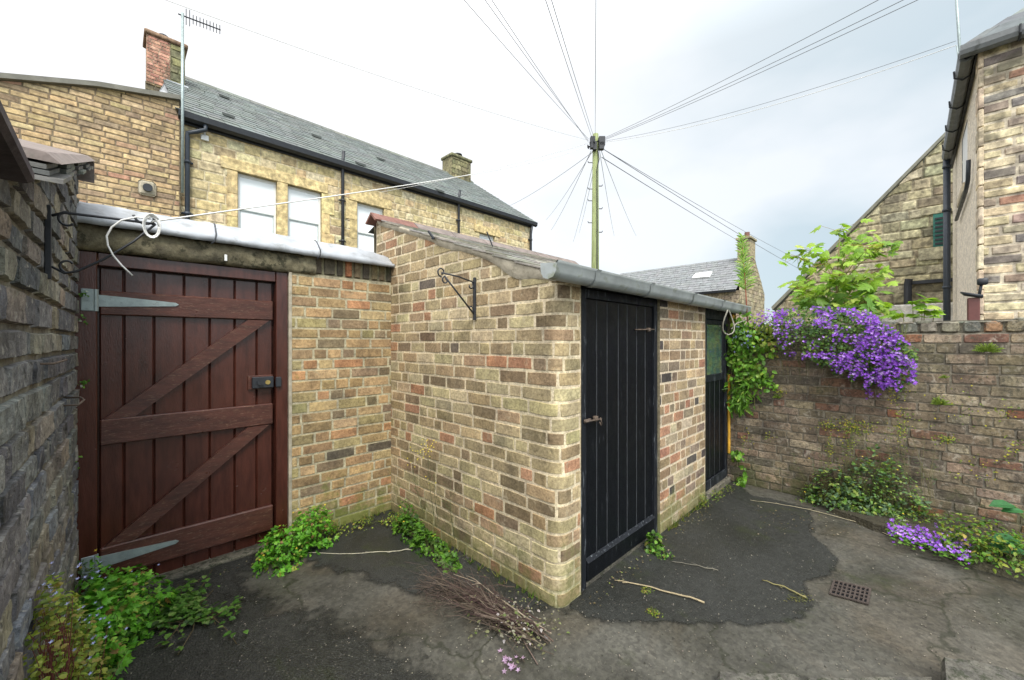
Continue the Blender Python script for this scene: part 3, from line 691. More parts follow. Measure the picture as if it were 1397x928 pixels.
mb.build('slate_roof', M['slate_near'], sh)
rp_ = [(3.39, 2.60), (3.49, 2.68), (3.60, 2.60), (3.585, 2.588), (3.49, 2.657), (3.405, 2.587)]
x = 1.665
while x < 4.8:
    mb = MB(); b = .012; mb.prism([(y, z) for y, z in rp_], 'x', x, x+.44); mb.build('ridge_tile', M['terracotta'] if x < 1.7 else M['old_tile'], sh); x += .448
mb = MB(); mb.tube([(2.27, 2.5, 2.30), (2.22, 2.52, 2.42)], .006, 5); mb.build('roof_clip', M['dark_metal'], sh); mb = MB(); mb.tube([(1.70, 2.60, 2.34), (1.72, 2.56, 2.28), (1.69, 2.53, 2.27)], .01, 5); mb.build('roof_clip', M['dark_metal'], sh)
# gutter: ogee trough with unions and an end stop
def gut(x0, x1, yb, ztop, fall):
    mb = MB(); pr = [(0, 0), (-.004, -.05), (-.02, -.078), (-.05, -.088), (-.085, -.078), (-.102, -.052), (-.108, -.012), (-.118, 0), (-.112, .002), (-.100, -.010), (-.095, -.048), (-.08, -.07), (-.05, -.08), (-.022, -.07), (-.009, -.046), (-.006, 0)]
    def P(q, x): return (x, yb+q[0], ztop+q[1]-fall*(x-x0)/(x1-x0))
    A = [mb.vert(P(q, x0)) for q in pr]; B = [mb.vert(P(q, x1)) for q in pr]; n = len(pr)
    for i in range(n): mb.face((A[i], B[i], B[(i+1) % n], A[(i+1) % n]))
    for xe in (x0, x1-.004):
        E = [mb.vert(P(q, xe)) for q in pr[:7]]; E2 = [mb.vert(P(q, xe+.004)) for q in pr[:7]]; mb.face(E[::-1]); mb.face(E2)
    go = mb.build('gutter', M['grey_plastic'], sh, True)
    for xu in (x0+.34, x0+1.0, x0+1.75, x0+2.45):
        mb = MB(); o_ = [(q[0]*1.04-.001+(.004 if q[0] > -.01 else 0), q[1]*1.05-.001) for q in pr[:8]]
        A = [mb.vert(P(q, xu)) for q in o_]; B = [mb.vert(P(q, xu+.045)) for q in o_]
        for i in range(7): mb.face((A[i], B[i], B[i+1], A[i+1]))
        mb.build('gutter_union', M['grey_plastic'], go, True)
gut(1.55, 4.93, 1.345, 1.902, .025)
mb = MB(); mb.box(1.96, 4.72, 1.392, 1.43, 1.845, 1.862); mb.box(1.97, 2.99, 1.372, 1.40, 1.826, 1.844, bev=.003); mb.build('wall_plate', M['black_worn'], sh)
# door 1 - boarded, black
def plank_door(x0, x1, z0, z1, y, n, mat, parent, name='boards'):
    mb = MB(); rg = random.Random(n)
    wv = [rg.uniform(.85, 1.15) for _ in range(n)]; t = sum(wv); xs = [x0]
    for q in wv: xs.append(xs[-1]+q/t*(x1-x0))
    for a, b in zip(xs[:-1], xs[1:]):
        f = .005; mb.prism([(a+.0012, y+.022), (a+.0012, y+f), (a+f, y+rg.uniform(0, .002)), (b-f, y+rg.uniform(0, .002)), (b-.0012, y+f), (b-.0012, y+.022)], 'z', z0, z1, mm=[0, 1, 0, 0, 0, 0])
    mb.box(x0+.005, x1-.005, y+.023, y+.03, z0+.01, z1-.01); return mb.build(name, [mat, M['worn_edge']], parent)
d1 = MB(); d1.box(1.962, 2.035, 1.395, 1.475, 0, 1.824, bev=.004); d1.box(2.945, 2.995, 1.395, 1.475, 0, 1.824, bev=.004); d1.box(2.036, 2.944, 1.398, 1.47, 1.765, 1.822, bev=.004)
o1 = d1.build('door_frame', M['black_worn'], sh)
dr = MB(); dr.box(2.042, 2.938, 1.392, 1.408, .035, .150, bev=.005); door = dr.build('door', M['black_paint'], sh); door['label'] = 'black boarded door beside the rounded brick corner'
plank_door(2.04, 2.94, .03, 1.76, 1.41, 7, M['black_paint'], door)
mb = MB(); mb.hexa([(2.042, 1.386, .151), (2.938, 1.386, .151), (2.938, 1.409, .151), (2.042, 1.409, .151), (2.042, 1.398, .162), (2.938, 1.398, .162), (2.938, 1.409, .172), (2.042, 1.409, .172)]); mb.build('weather_strip', M['black_worn'], door)
mb = MB(); mb.box(2.0, 2.07, 1.384, 1.3935, 1.008, 1.030, bev=.002); mb.tube([(2.0, 1.378, 1.02), (2.17, 1.378, 1.013)], .0055, 8); mb.box(2.12, 2.15, 1.385, 1.409, 1.002, 1.034, bev=.002); mb.tube([(2.14, 1.37, 1.0), (2.15, 1.366, .978), (2.165, 1.368, .985), (2.155, 1.374, 1.025)], .0035, 6); mb.build('latch', M['rust'], door, True)
mb = MB(); mb.tube([(2.66, 1.392, 1.585), (2.93, 1.392, 1.592)], .005, 8); mb.tube([(2.66, 1.39, 1.585), (2.66, 1.411, 1.585)], .005, 8); mb.box(2.83, 2.86, 1.385, 1.409, 1.575, 1.603, bev=.002); mb.build('bolt', M['rust'], door, True)
# door 2 - half glazed
d2 = MB(); d2.box(3.972, 4.035, 1.395, 1.475, 0, 1.824, bev=.004); d2.box(4.60, 4.665, 1.395, 1.475, 0, 1.824, bev=.004); d2.box(4.036, 4.599, 1.398, 1.47, 1.72, 1.822, bev=.004)
d2.build('door_frame', M['black_worn'], sh)
dr = MB(); dr.box(4.04, 4.596, 1.405, 1.428, 1.10, 1.17, bev=.003); dr.box(4.04, 4.085, 1.405, 1.43, 1.172, 1.715, bev=.003); dr.box(4.55, 4.596, 1.405, 1.43, 1.172, 1.715, bev=.003); dr.box(4.086, 4.549, 1.405, 1.43, 1.67, 1.715, bev=.003); dr.box(4.04, 4.596, 1.392, 1.408, .04, .15, bev=.003)
door2 = dr.build('door', M['black_worn'], sh); door2['label'] = 'half glazed black door next to the climbing plant'
plank_door(4.04, 4.596, .03, 1.10, 1.41, 4, M['black_paint'], door2)
mb = MB(); mb.box(4.086, 4.549, 1.418, 1.424, 1.171, 1.669); mb.build('pane', M['pane_green'], door2)
mb = MB(); mb.box(4.655, 4.69, 1.372, 1.394, .30, 1.15, bev=.006); mb.build('yellow_post', M['yellow'], sh)
mb = MB(); mb.box(4.66, 4.74, 1.33, 1.372, 1.70, 1.79, bev=.01); mb.build('loose_brick', M['yellow'], sh)
mb = MB(); mb.box(1.965, 2.99, 1.40, 1.50, -.01, .028, (.10, .095, .08), bev=.006); mb.build('door_sill', M['kerb'], sh); mb = MB(); mb.box(3.97, 4.66, 1.36, 1.50, -.01, .06, (.2, .185, .15), bev=.008); mb.build('door_sill', M['kerb'], sh)

# ================================================================== garden wall
GB = [(4, (.26, .205, .145)), (4, (.21, .17, .12)), (1.5, (.25, .145, .10)), (2, (.32, .265, .185)), (1.5, (.15, .13, .10)), (1, (.36, .30, .22)), (.3, (.28, .13, .08))]
gd = thing('garden_wall', (4.85, -.8, 0), 'weathered lichen covered brick garden wall with purple flowers spilling over its top', 'wall')
wp = Path([(4.70, 1.62), (4.70, 0), (4.70, -3.4)])
mb = masonry_wall(wp, 0, 1.565, .078, [(5, .228), (2, .115)], GB, (.20, .18, .14), 51, joint=.009, rec=.004, edep=.003, relief=.0045, wob=.007, cvar=.12, step=.025, chamf=.004)
m2 = masonry_wall(wp, 1.565, 1.665, .10, [(4, .112), (1, .16)], [(4, (.22, .21, .165)), (3, (.17, .18, .155)), (1, (.34, .20, .12)), (2, (.27, .23, .16))], (.15, .14, .11), 52, joint=.012, rec=.012, relief=.007, wob=.005, step=.03, chamf=.009)
mb.merge(m2)
mb.box(4.712, 4.95, -3.4, 1.38, 0, 1.655, (.2, .18, .13), 0)
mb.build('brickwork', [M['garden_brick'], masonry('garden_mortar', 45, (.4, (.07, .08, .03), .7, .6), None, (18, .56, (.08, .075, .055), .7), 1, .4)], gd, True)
mb = MB(); rg = random.Random(4)   # uneven tops of the coping bricks
y = 1.36
while y > -3.3:
    L = rg.uniform(.10, .13); mb.box(4.697+rg.uniform(-.004, .006), 4.95, y-L+.006, y-.005, 1.64, 1.668+rg.uniform(-.012, .01), jit(pick([(4, (.22, .21, .165)), (3, (.17, .18, .155)), (1, (.34, .20, .12))], rg), .15, rg), 0, .01); y -= L
mb.build('coping_brick_course', M['garden_brick'], gd)
#---FAR---
# ================================================================== far buildings
HY = 11.0
SS = [(5, (.56, .46, .26)), (4, (.60, .51, .32)), (3, (.50, .41, .24)), (2, (.64, .56, .38)), (1, (.40, .32, .20)), (1, (.56, .43, .25))]
hs = thing('stone_house', (6.6, 13.5, 0), 'long sandstone house with slate roof and white sash windows beyond the gate', 'house')
hx0, hx1, ez, rz, ry = 1.02, 12.15, 6.35, 9.25, 15.1
WIN = [(2.05, 2.85), (3.09, 3.90), (4.86, 5.66), (9.35, 10.1)]
wz0, wz1 = 3.85, 5.42
hp = Path([(hx0, HY), (hx1, HY)])
holes = [(a-hx0, b-hx0, wz0, wz1) for a, b in WIN]
mb = masonry_wall(hp, 1.2, 6.3, .215, [(4, .46), (3, .34), (2, .24)], SS, (.56, .49, .34), 61, joint=.018, rec=.006, relief=.004, wob=.006, holes=holes, cvar=.06, step=.25, chamf=.012)
mb.box(hx0, hx1, HY+.3, 19.2, 0, 6.3, (.35, .3, .2), 0)
for xe in (hx0+.002, hx1-.002): mb.poly([(xe, HY, 0), (xe, 19.2, 0), (xe, 19.2, 6.3), (xe, ry, rz-.05), (xe, HY, 6.3)], (.38, .32, .2), 0)
for a, b in WIN:
    mb.poly([(a, HY, wz0), (a, HY+.14, wz0), (a, HY+.14, wz1), (a, HY, wz1)], (.42, .35, .2), 1); mb.poly([(b, HY, wz0), (b, HY+.14, wz0), (b, HY+.14, wz1), (b, HY, wz1)], (.42, .35, .2), 1)
    mb.poly([(a, HY, wz1), (b, HY, wz1), (b, HY+.14, wz1), (a, HY+.14, wz1)], (.42, .35, .2), 1)
mb.build('wall', [M['sandstone'], M['sandstone']], hs)
mb = MB(); lc = (.62, .50, .27)
for xa, xb in ((1.72, 4.05), (4.62, 5.9), (9.1, 10.35)): mb = MB(); mb.box(xa, xb, HY-.035, HY+.08, wz1+.003, wz1+.27, lc, 0, .01); mb.build('window_lintel', M['sandstone'], hs)
for a, b in WIN: mb = MB(); mb.box(a-.1, b+.1, HY-.07, HY+.06, wz0-.17, wz0-.003, lc, 0, .01); mb.build('window_sill', M['sandstone'], hs)
mb = MB()
mb.box(2.853, 3.087, HY-.03, HY+.05, wz0, wz1, lc, 0, .01)
for x in (1.84, 3.903, 4.65, 5.663):
    for k, (z, h) in enumerate(((3.86, .5), (4.365, .52), (4.89, .525))):
        wd = .2 if k % 2 else (.32 if x != 1.84 else .2); xx = x if x > 3.9 and x != 4.65 else x+.2-wd
        mb.box(xx, xx+wd, HY-.022, HY+.05, z, z+h, jit(lc, .15), 0, .008)
mb.build('window_surround', M['sandstone'], hs)
for n, (a, b) in enumerate(WIN):
    zm = (wz0+wz1)/2-.02
    mb = MB(); y0, y1 = HY+.09, HY+.14
    mb.box(a, a+.05, y0, y1, wz0, wz1); mb.box(b-.05, b, y0, y1, wz0, wz1); mb.box(a+.05, b-.05, y0, y1, wz0, wz0+.07); mb.box(a+.05, b-.05, y0, y1, wz1-.06, wz1); mb.box(a+.05, b-.05, y0-.01, y1, zm-.025, zm+.025)
    wo = mb.build('window', M['white'], hs)
    mb = MB(); mb.box(a+.05, b-.05, y0-.004, y0+.018, zm-.05, zm-.026); mb.box(a+.05, a+.065, y0+.01, y0+.022, wz0+.07, zm-.051); mb.box(b-.065, b-.05, y0+.01, y0+.022, wz0+.07, zm-.051); mb.build('sash_shadow_strip', M['galv'], wo)  # grey strips painted in as shadow gaps below the rail and beside the pane
    for (p, q) in ((wz0+.07, zm-.025), (zm+.025, wz1-.06)):
        mb = MB(); mb.box(a+.05, b-.05, y0+.02, y0+.03, p, q); mb.build('pane', M['pane_white'], wo)
mb = MB(); slates(mb, (hx0-.1, HY-.18, ez), (hx1+.12, HY-.18, ez), (hx1+.12, ry, rz), (hx0-.1, ry, rz), 19, .30, (.125, .142, .135), .013, 14, .16)
mb.poly([(hx0-.1, ry, rz), (hx1+.12, ry, rz), (hx1+.12, 19.35, ez), (hx0-.1, 19.35, ez)], (.12, .14, .13))
mb.poly([(hx0-.1, HY-.18, ez-.02), (hx1+.12, HY-.18, ez-.02), (hx1+.12, ry, rz-.03), (hx0-.1, ry, rz-.03)], (.08, .08, .08))
ro = mb.build('roof', M['slate'], hs)
mb = MB()
for k in range(26): x = hx0-.1+k*.44; mb.prism([(ry-.17, rz-.10), (ry, rz+.06), (ry+.17, rz-.10), (ry, rz+.0)], 'x', x, x+.43, jit((.13, .14, .12), .2))
mb.build('ridge_tiles', M['slate'], ro)
rg = random.Random(3)
for (u, v) in ((306, 134), (312, 160), (432, 188), (520, 219), (492, 226), (600, 262)):
    mb = MB()
    d = ray(u, v); sl = (rz-ez)/(ry-HY+.18); t = (ez-CAMZ+sl*(-(HY-.18)))/(d.z-sl*d.y); P = Vector((d.x*t, d.y*t, CAMZ+d.z*t))
    mb.hexa([(P.x-.11, P.y-.10, P.z-.03), (P.x+.11, P.y-.10, P.z-.03), (P.x+.11, P.y+.12, P.z+.10), (P.x-.11, P.y+.12, P.z+.10), (P.x-.11, P.y-.10, P.z+.03), (P.x+.11, P.y-.10, P.z+.03), (P.x+.11, P.y+.12, P.z+.14), (P.x-.11, P.y+.12, P.z+.14)], (.075, .085, .08)); mb.build('roof_vent', M['slate'], ro)

mb = MB(); pr = [(HY-.06, 6.33), (HY-.07, 6.22), (HY-.14, 6.17), (HY-.22, 6.22), (HY-.235, 6.34), (HY-.20, 6.34), (HY-.15, 6.25), (HY-.09, 6.33)]
mb.prism(pr, 'x', hx0-.05, hx1+.1); mb.box(hx0, hx1, HY-.058, HY-.003, 6.14, 6.34); mb.build('gutter', M['dark_metal'], hs)
def downpipe(x, y, z0, z1, r, parent, mat, swan=None, nm='downpipe'):
    mb = MB(); pts = [(x, y, z0), (x, y, z1-.35)]
    if swan: pts += [(x, y, z1-.25), (x+swan*.5, y-.03, z1-.18), (x+swan, y-.07, z1-.1)]
    pts += [((x+(swan or 0)), y-.07, z1)]
    mb.tube(pts, r, 10); k = z0+.4
    while k < z1-.4: mb.tube([(x, y, k), (x, y, k+.06)], r*1.35, 10); mb.box(x-r*2.2, x+r*2.2, y+r*.4, y+r*1.2, k+.01, k+.05); k += 1.1
    return mb.build(nm, mat, parent, True)
downpipe(1.13, HY-.08, .5, 6.2, .045, hs, M['blue_pipe'], .30)
downpipe(4.42, HY-.08, .5, 6.65, .042, hs, M['dark_metal']); downpipe(8.35, HY-.08, 3, 6.65, .042, hs, M['dark_metal']); downpipe(12.0, HY-.08, 3, 6.2, .05, hs, M['dark_metal'])
mb = MB(); P = PY(279, 189, HY); mb.box(P.x-.07, P.x+.07, HY-.06, HY-.015, P.z-.06, P.z+.06, bev=.01); mb.tube([(P.x, HY-.03, P.z+.05), (P.x, HY-.03, P.z+.12)], .02, 6); mb.build('junction_box', M['white'], hs)
mb = MB(); P = PY(700, 301, HY); mb.tube([(P.x, HY-.05, P.z), (P.x, HY-.0, P.z)], .07, 14); mb.build('wall_vent', M['white'], hs)
# far right chimney on the ridge, front left chimney of the same house
mb = masonry_wall(Path([(10.9, 14.75), (12.0, 14.75)]), 8.3, 9.95, .22, [(2, .4), (2, .28)], [(3, (.22, .21, .12)), (2, (.30, .27, .16)), (1, (.16, .15, .09))], (.2, .19, .12), 71, joint=.02, rec=.012, relief=.006, step=.2)
mb.box(10.92, 11.98, 14.77, 15.5, 8.3, 9.95, (.24, .22, .13)); mb.poly([(10.9, 14.75, 8.3), (10.9, 15.5, 8.3), (10.9, 15.5, 9.95), (10.9, 14.75, 9.95)], (.24, .22, .13))
mb.box(10.84, 12.06, 14.69, 15.56, 9.952, 10.08, (.2, .2, .12), 0, .02)
ch = mb.build('chimney', [M['far_stone'], M['far_stone']], hs)
mb = MB(); mb.tube([(11.5, 15.1, 10.08), (11.5, 15.1, 10.22)], .12, 10); mb.tube([(11.5, 15.1, 10.26), (11.5, 15.1, 10.30)], .2, 10); mb.tube([(11.5, 15.1, 10.2), (11.5, 15.1, 10.28)], .03, 6); mb.build('chimney_cap', M['dark_metal'], ch)
RB = [(3, (.50, .27, .20)), (2, (.55, .32, .24)), (2, (.44, .23, .175))]
mb = masonry_wall(Path([(.60, 13.6), (1.06, 13.6)]), 8.05, 9.25, .085, [(3, .2), (1, .1)], RB, (.40, .30, .22), 72, joint=.012, rec=.006, relief=.003, step=.2)
m2 = masonry_wall(Path([(1.06, 13.6), (1.36, 13.6)]), 7.3, 9.25, .20, [(2, .32)], [(3, (.26, .25, .13)), (2, (.20, .20, .12))], (.2, .2, .12), 73, joint=.02, rec=.01, relief=.01, step=.2)
m3 = masonry_wall(Path([(.58, 13.6), (1.06, 13.6)]), 7.0, 8.05, .14, [(2, .3), (1, .2)], [(3, (.24, .19, .12)), (2, (.16, .14, .10))], (.2, .18, .12), 74, joint=.02, rec=.01, relief=.01, step=.2)
for q in (m2, m3):
    mb.merge(q)
mb.box(.62, 1.35, 13.62, 14.3, 6.9, 9.25, (.3, .2, .13)); mb.box(.56, 1.42, 13.55, 14.36, 9.252, 9.36, (.28, .19, .13), 0, .02)
ch = mb.build('chimney', [M['far_stone'], M['far_stone']], hs); ch['label'] = 'chimney of red brick and mossy stone at the left end of the roof'
mb = MB(); mb.tube([(.95, 13.95, 9.36), (.95, 13.95, 9.56)], .10, 10); mb.build('chimney_cap', M['dark_metal'], ch)
mb = MB(); slates(mb, (.85, 13.59, 7.9), (1.42, 13.3, 7.75), (1.42, 13.55, 8.25), (.98, 13.55, 8.25), 1, .5, (.45, .48, .5)); mb.build('lead_flashing', M['lead'], hs)

# brown brick wing left of the stone house
wg = thing('brick_wing', (-1.2, 11.2, 0), 'buff and brown brick gable wall beside the sandstone house, with a round vent', 'building')
WB = [(5, (.56, .42, .24)), (4, (.46, .34, .20)), (3, (.62, .48, .29)), (1, (.46, .28, .19)), (2, (.34, .25, .17))]
wpth = Path([(-3.6, 10.86), (1.0, 10.86)])
def wtop(s):
    x = -3.6+s; return 6.55+.22*(x-1.0) if x > -.2 else 6.286+.34*(x+.2)
mb = masonry_wall(wpth, 1.5, 6.7, .105, [(5, .33), (1, .22)], WB, (.24, .19, .13), 81, joint=.016, rec=.006, relief=.003, wob=.004, top=wtop, step=.2, chamf=.007)
mb.poly([(-3.6, 10.88, 0), (-3.6, 18, 0), (-3.6, 18, 5), (-3.6, 10.88, 5.8)], (.3, .22, .12)); mb.poly([(1.0, 10.86, 0), (1.0, 11.0, 0), (1.0, 11.0, 6.5), (1.0, 10.86, 6.5)], (.36, .26, .14))
mb.build('brickwork', [M['far_brick'], M['far_brick']], wg)
mb = MB(); cp = [(-3.7, wtop(0)+.0), (-.2, wtop(3.4)), (1.05, wtop(4.6)+.01)]
for (xa, za), (xb, zb) in zip(cp[:-1], cp[1:]): mb.hexa([(xa, 10.78, za), (xb, 10.78, zb), (xb, 11.3, zb), (xa, 11.3, za), (xa, 10.78, za+.09), (xb, 10.78, zb+.09), (xb, 11.3, zb+.09), (xa, 11.3, za+.09)], (.17, .165, .14))
mb.build('coping', M['slate'], wg)
P = PY(203, 258, 10.86); mb = MB(); mb.box(P.x-.16, P.x+.11, 10.80, 10.86, P.z-.15, P.z+.15, (.46, .38, .26), 0, .04); mb.build('vent_surround', M['mortar_flaunch'], wg)
mb = MB(); mb.tube([(P.x-.02, 10.75, P.z), (P.x-.02, 10.81, P.z)], .075, 16); mb.build('round_vent', M['dark_metal'], wg)
mb = MB(); P = PY(0, 105, 16); mb.box(P.x-5, P.x+.45, 16, 20, 7.6, P.z-.02, (.12, .13, .13)); mb.hexa([(P.x-5, 15.9, P.z-.05), (P.x+.5, 15.9, P.z-.33), (P.x+.5, 20, P.z-.33), (P.x-5, 20, P.z-.05), (P.x-5, 15.9, P.z+.45), (P.x+.5, 15.9, P.z-.22), (P.x+.5, 20, P.z-.22), (P.x-5, 20, P.z+.45)], (.15, .16, .17)); mb.box(P.x-5, P.x+.4, 16.2, 19.8, 0, 7.6, (.3, .22, .12))
tag(mb.build('distant_roof', M['slate']), 'small tip of a grey slate roof above the brick gable at the left edge', 'roof')

# tv aerial on a tall mast
ae = thing('tv_aerial', (1.035, 10.78, 4.9), 'tall thin mast carrying a comb-like television aerial beside the red brick chimney', 'aerial')
P0 = PY(249, 18, 10.75); mb = MB(); mb.tube([(P0.x, 10.75, 4.6), (P0.x, 10.75, P0.z)], .028, 8); mb.build('mast', M['galv'], ae, True)
mb = MB(); a = PY(243, 19, 10.75); b = PY(301, 41, 10.75); a = Vector(a); b = Vector(b); mb.tube([a, b], .014, 5)
for k in range(11):
    q = a.lerp(b, .18+.8*k/10); h = .10 if k > 1 else .17; mb.tube([q+Vector((.0, 0, -h)), q+Vector((0, 0, h))], .008, 4)
mb.build('antenna', M['dark_metal'], ae)

# telegraph pole
pt = PD(812, 183, 12.0)
tp = thing('telegraph_pole', (pt.x, pt.y, 0), 'mossy wooden telegraph pole with a cluster of grey boxes and many wires at its top', 'pole')
mb = MB(); mb.tube([(pt.x, pt.y, 0), (pt.x, pt.y, 3.5), (pt.x+.02, pt.y, pt.z)], [.13, .115, .085], 14); mb.build('pole_shaft', M['pole_wood'], tp, True)
R_ = Vector((_k, -_k, 0)); Fd = Vector((_k, _k, 0))
for k, (dx, dz, a, b) in enumerate(((-.10, -.32, .07, .17), (.17, -.28, .09, .13), (.16, -.42, .07, .10), (-.04, -.42, .05, .12))):
    c = Vector((pt.x, pt.y, pt.z+dz))+R_*dx-Fd*.10; mb = MB(); e = []
    P = [c-R_*a-Fd*.08, c+R_*a-Fd*.08, c+R_*a+Fd*.06, c-R_*a+Fd*.06]
    mb.hexa([(*q.xy, q.z-b) for q in P]+[(*q.xy, q.z+b) for q in P]); mb.build('junction_box', M['dark_metal'], tp)
mb = MB()
for sgn in (-1, 1):
    for k in range(6):
        th = math.pi*k/5*sgn; c = Vector((pt.x, pt.y, pt.z-.22-.03*k)); o_ = R_*math.cos(th)*.22+Fd*math.sin(th)*.22
        mb.tube([c, c+o_], .014, 5); mb.tube([c+o_-Vector((0, 0, .04)), c+o_+Vector((0, 0, .04))], .02, 6)
mb.build('insulator_bracket', M['dark_metal'], tp)
for k, (v, sg) in enumerate(((222, -1), (254, 1), (258, -1), (274, -1), (285, 1), (304, -1), (317, 1))):
    c = Vector((pt.x, pt.y, PD(812, v, 12).z)); mb = MB(); mb.tube([c, c+R_*sg*.20, c+R_*sg*.22+Vector((0, 0, .04))], .014, 5); mb.build('step_iron', M['dark_metal'], tp)
mb = MB(); c = Vector((pt.x, pt.y, 0))-Fd*.12+R_*.03
mb.tube([(*(c+R_*.02).xy, pt.z-.5), (*(c+R_*.06).xy, pt.z-.8), (*(c-R_*.0).xy, pt.z-1.1), (*(c-Fd*.02).xy, 5.0), (*c.xy, 3.5)], .016, 5); mb.build('cable_run', M['dark_metal'], tp)
# overhead wires
def wire(P, Q, r, sag, mat, label, extend=1.0, n=16):
    P, Q = Vector(P), Vector(Q); Q = P+(Q-P)*extend; pts = []
    for k in range(n+1): f = k/n; q = P.lerp(Q, f); q.z -= sag*4*f*(1-f); pts.append(q)
    mb = MB(); mb.tube(pts, r, 4, caps=False); return tag(mb.build('overhead_wire', mat, smooth=True), label, 'wire', 'wires radiating from the telegraph pole')
T = lambda dx, dz: Vector((pt.x, pt.y, pt.z+dz))+R_*dx
cdk, cwh = M['cable_dark'], M['cable_white']
for i, (u, dep) in enumerate(((636, 4.5), (664, 4.6), (673, 4.6))):
    wire(T(-.2, -.15-.05*i), PD(u, -2, dep), .0042, .05, cdk, ('leftmost dark wire from the pole to the top edge left of centre', 'left wire of the close pair reaching the top edge left of centre', 'right wire of the close pair reaching the top edge left of centre')[i], 1.5)
for i, u in enumerate((745, 753)): wire(T(-.1+.06*i, -.1), PD(u, -2, 4.6), .0045, .04, cdk, ('left wire of the steep pair rising just left of the pole', 'right wire of the steep pair rising just left of the pole')[i], 1.5)
wire(T(.0, .0), PD(813, -2, 4.6), .0045, .02, cdk, 'single overhead wire running straight up from the pole top', 1.5)
for i, (u, v) in enumerate(((1185, -1), (1218, -1), (1237, -1))): wire(T(.2, -.15-.03*i), PD(u, v, 5.5), .0055, .10, cdk, ('uppermost of three dark wires running from the pole to the upper right', 'middle of three dark wires running from the pole to the upper right', 'lowest of three dark wires running from the pole to the upper right')[i], 1.4)
wire(T(.22, -.25), PD(1304, 62, 6.3), .006, .22, cwh, 'pale wire from the pole to the gutter corner of the right hand house')
wire(T(.22, -.22), PD(1304, 56, 6.3), .0045, .18, cdk, 'thin grey wire just above the pale one to the right hand house')
wire(T(-.22, -.18), PD(245, -1, 6.0), .006, .16, cwh, 'long pale wire from the pole to the top left above the stone house', 1.2)
wire(T(.24, -.45), PD(1092, 368, 26), .012, .1, cdk, 'lower wire of the dark pair running from the pole down past the small distant house', 1.0)
wire(T(.24, -.45), PD(1084, 352, 28), .010, .1, cdk, 'upper wire of the dark pair running from the pole down past the small distant house', 1.0)
wire(T(.2, -.7), PD(1010, 330, 30), .014, .05, cdk, 'single wire dropping from below the pole boxes towards the gabled stone house')
for i, (u, v, dp) in enumerate(((752, 314, 28), (745, 300, 30), (690, 283, 26), (782, 330, 30), (790, 318, 34), (838, 322, 34), (868, 322, 34))):
    wire(T(-.12+.05*i, -.5), PD(u, v, dp), .009, .15, cdk if i < 3 else M['galv'], ('%s faint wire dropping from the pole boxes behind the shed, counted from the left' % ('third', 'second', 'first', 'fourth', 'fifth', 'sixth', 'seventh')[i]))
# ================================================================== right-hand corner house
chs = thing('corner_house', (10.5, -3, 0), 'tall corner house of mixed stone and brick with a roughcast side above the garden wall', 'house')
X0, Y0, EZ, X1, Y1 = 8.2, -.66, 5.42, 13.2, -7.5
CB = [(4, (.54, .47, .32)), (3, (.38, .33, .26)), (3, (.22, .20, .185)), (2, (.62, .55, .39)), (.7, (.42, .25, .18)), (1, (.31, .24, .20))]
mb = masonry_wall(Path([(X0, Y0), (X0, Y1)]), .8, EZ, .125, [(4, .40), (2, .28), (1, .2)], CB, (.56, .50, .40), 91, joint=.02, rec=.006, relief=.005, wob=.007, cvar=.12, step=.12, chamf=.01)
mb.poly([(X0, Y1, 0), (X1, Y1, 0), (X1, Y1, EZ), (X0, Y1, EZ)], (.35, .3, .2)); mb.poly([(X1, Y0, 0), (X1, Y1, 0), (X1, Y1, EZ), (X1, Y0, EZ)], (.35, .3, .2))
mb.build('stone_front', [M['far_stone'], M['far_stone']], chs)
mb = MB(); g = {}
wx0, wx1, wz0_, wz1_ = 9.9, 10.9, 4.1, 5.15
xs = [X0+.0]+[8.6, 9.2, wx0, wx1, 11.3, 12, X1]; zs = [.5, 1.5, 2.6, wz0_, wz1_, EZ]
for i, x in enumerate(xs):
    for j, z in enumerate(zs): g[i, j] = mb.vert((x, Y0+.012, z), (.80, .73, .63))
for i in range(len(xs)-1):
    for j in range(len(zs)-1):
        if wx0 <= xs[i] < wx1 and wz0_ <= zs[j] < wz1_: continue
        mb.face((g[i+1, j], g[i, j], g[i, j+1], g[i+1, j+1]))
mb.build('roughcast_side', M['render'], chs)
mb = MB()
z = 1.0; k = 0; rg = random.Random(12)
while z < EZ-.05:
    h = rg.uniform(.24, .34); L = .30 if k % 2 else .18; h = min(h, EZ-z); mb.box(X0-.015, X0+L, Y0-.02, Y0+.03, z, z+h-.012, jit((.66, .56, .42), .12, rg), 0, .01); z += h; k += 1
mb.build('quoin_stones', M['far_stone'], chs)
mb = MB(); mb.box(wx0, wx1, Y0-.03, Y0+.004, wz0_, wz1_); wd = mb.build('window', M['white'], chs)
mb = MB(); mb.box(wx0+.06, wx1-.06, Y0+.0045, Y0+.008, wz0_+.06, wz1_-.06); mb.build('pane', M['white'], wd)
mb = MB(); mb.box(wx0-.1, wx1+.1, Y0, Y0+.07, wz0_-.15, wz0_-.003, (.5, .44, .33), 0, .01); mb.build('window_sill', M['sandstone'], chs)
mb = MB(); mb.tube([(9.0, Y0+.06, 4.2), (9.1, Y0+.06, 3.93), (9.4, Y0+.06, 3.86), (11.3, Y0+.06, 3.80)], .026, 8); mb.build('waste_pipe', M['blue_pipe'], chs, True)
mb = MB(); e = .17; RZ = 7.6
A, B, C, D = (X0-e, Y0+e, EZ+.04), (X0-e, Y1, EZ+.04), (X1, Y1, EZ+.04), (X1, Y0+e, EZ+.04); r1, r2 = ((X0+X1)/2, Y0-2.2, RZ), ((X0+X1)/2, Y1, RZ)
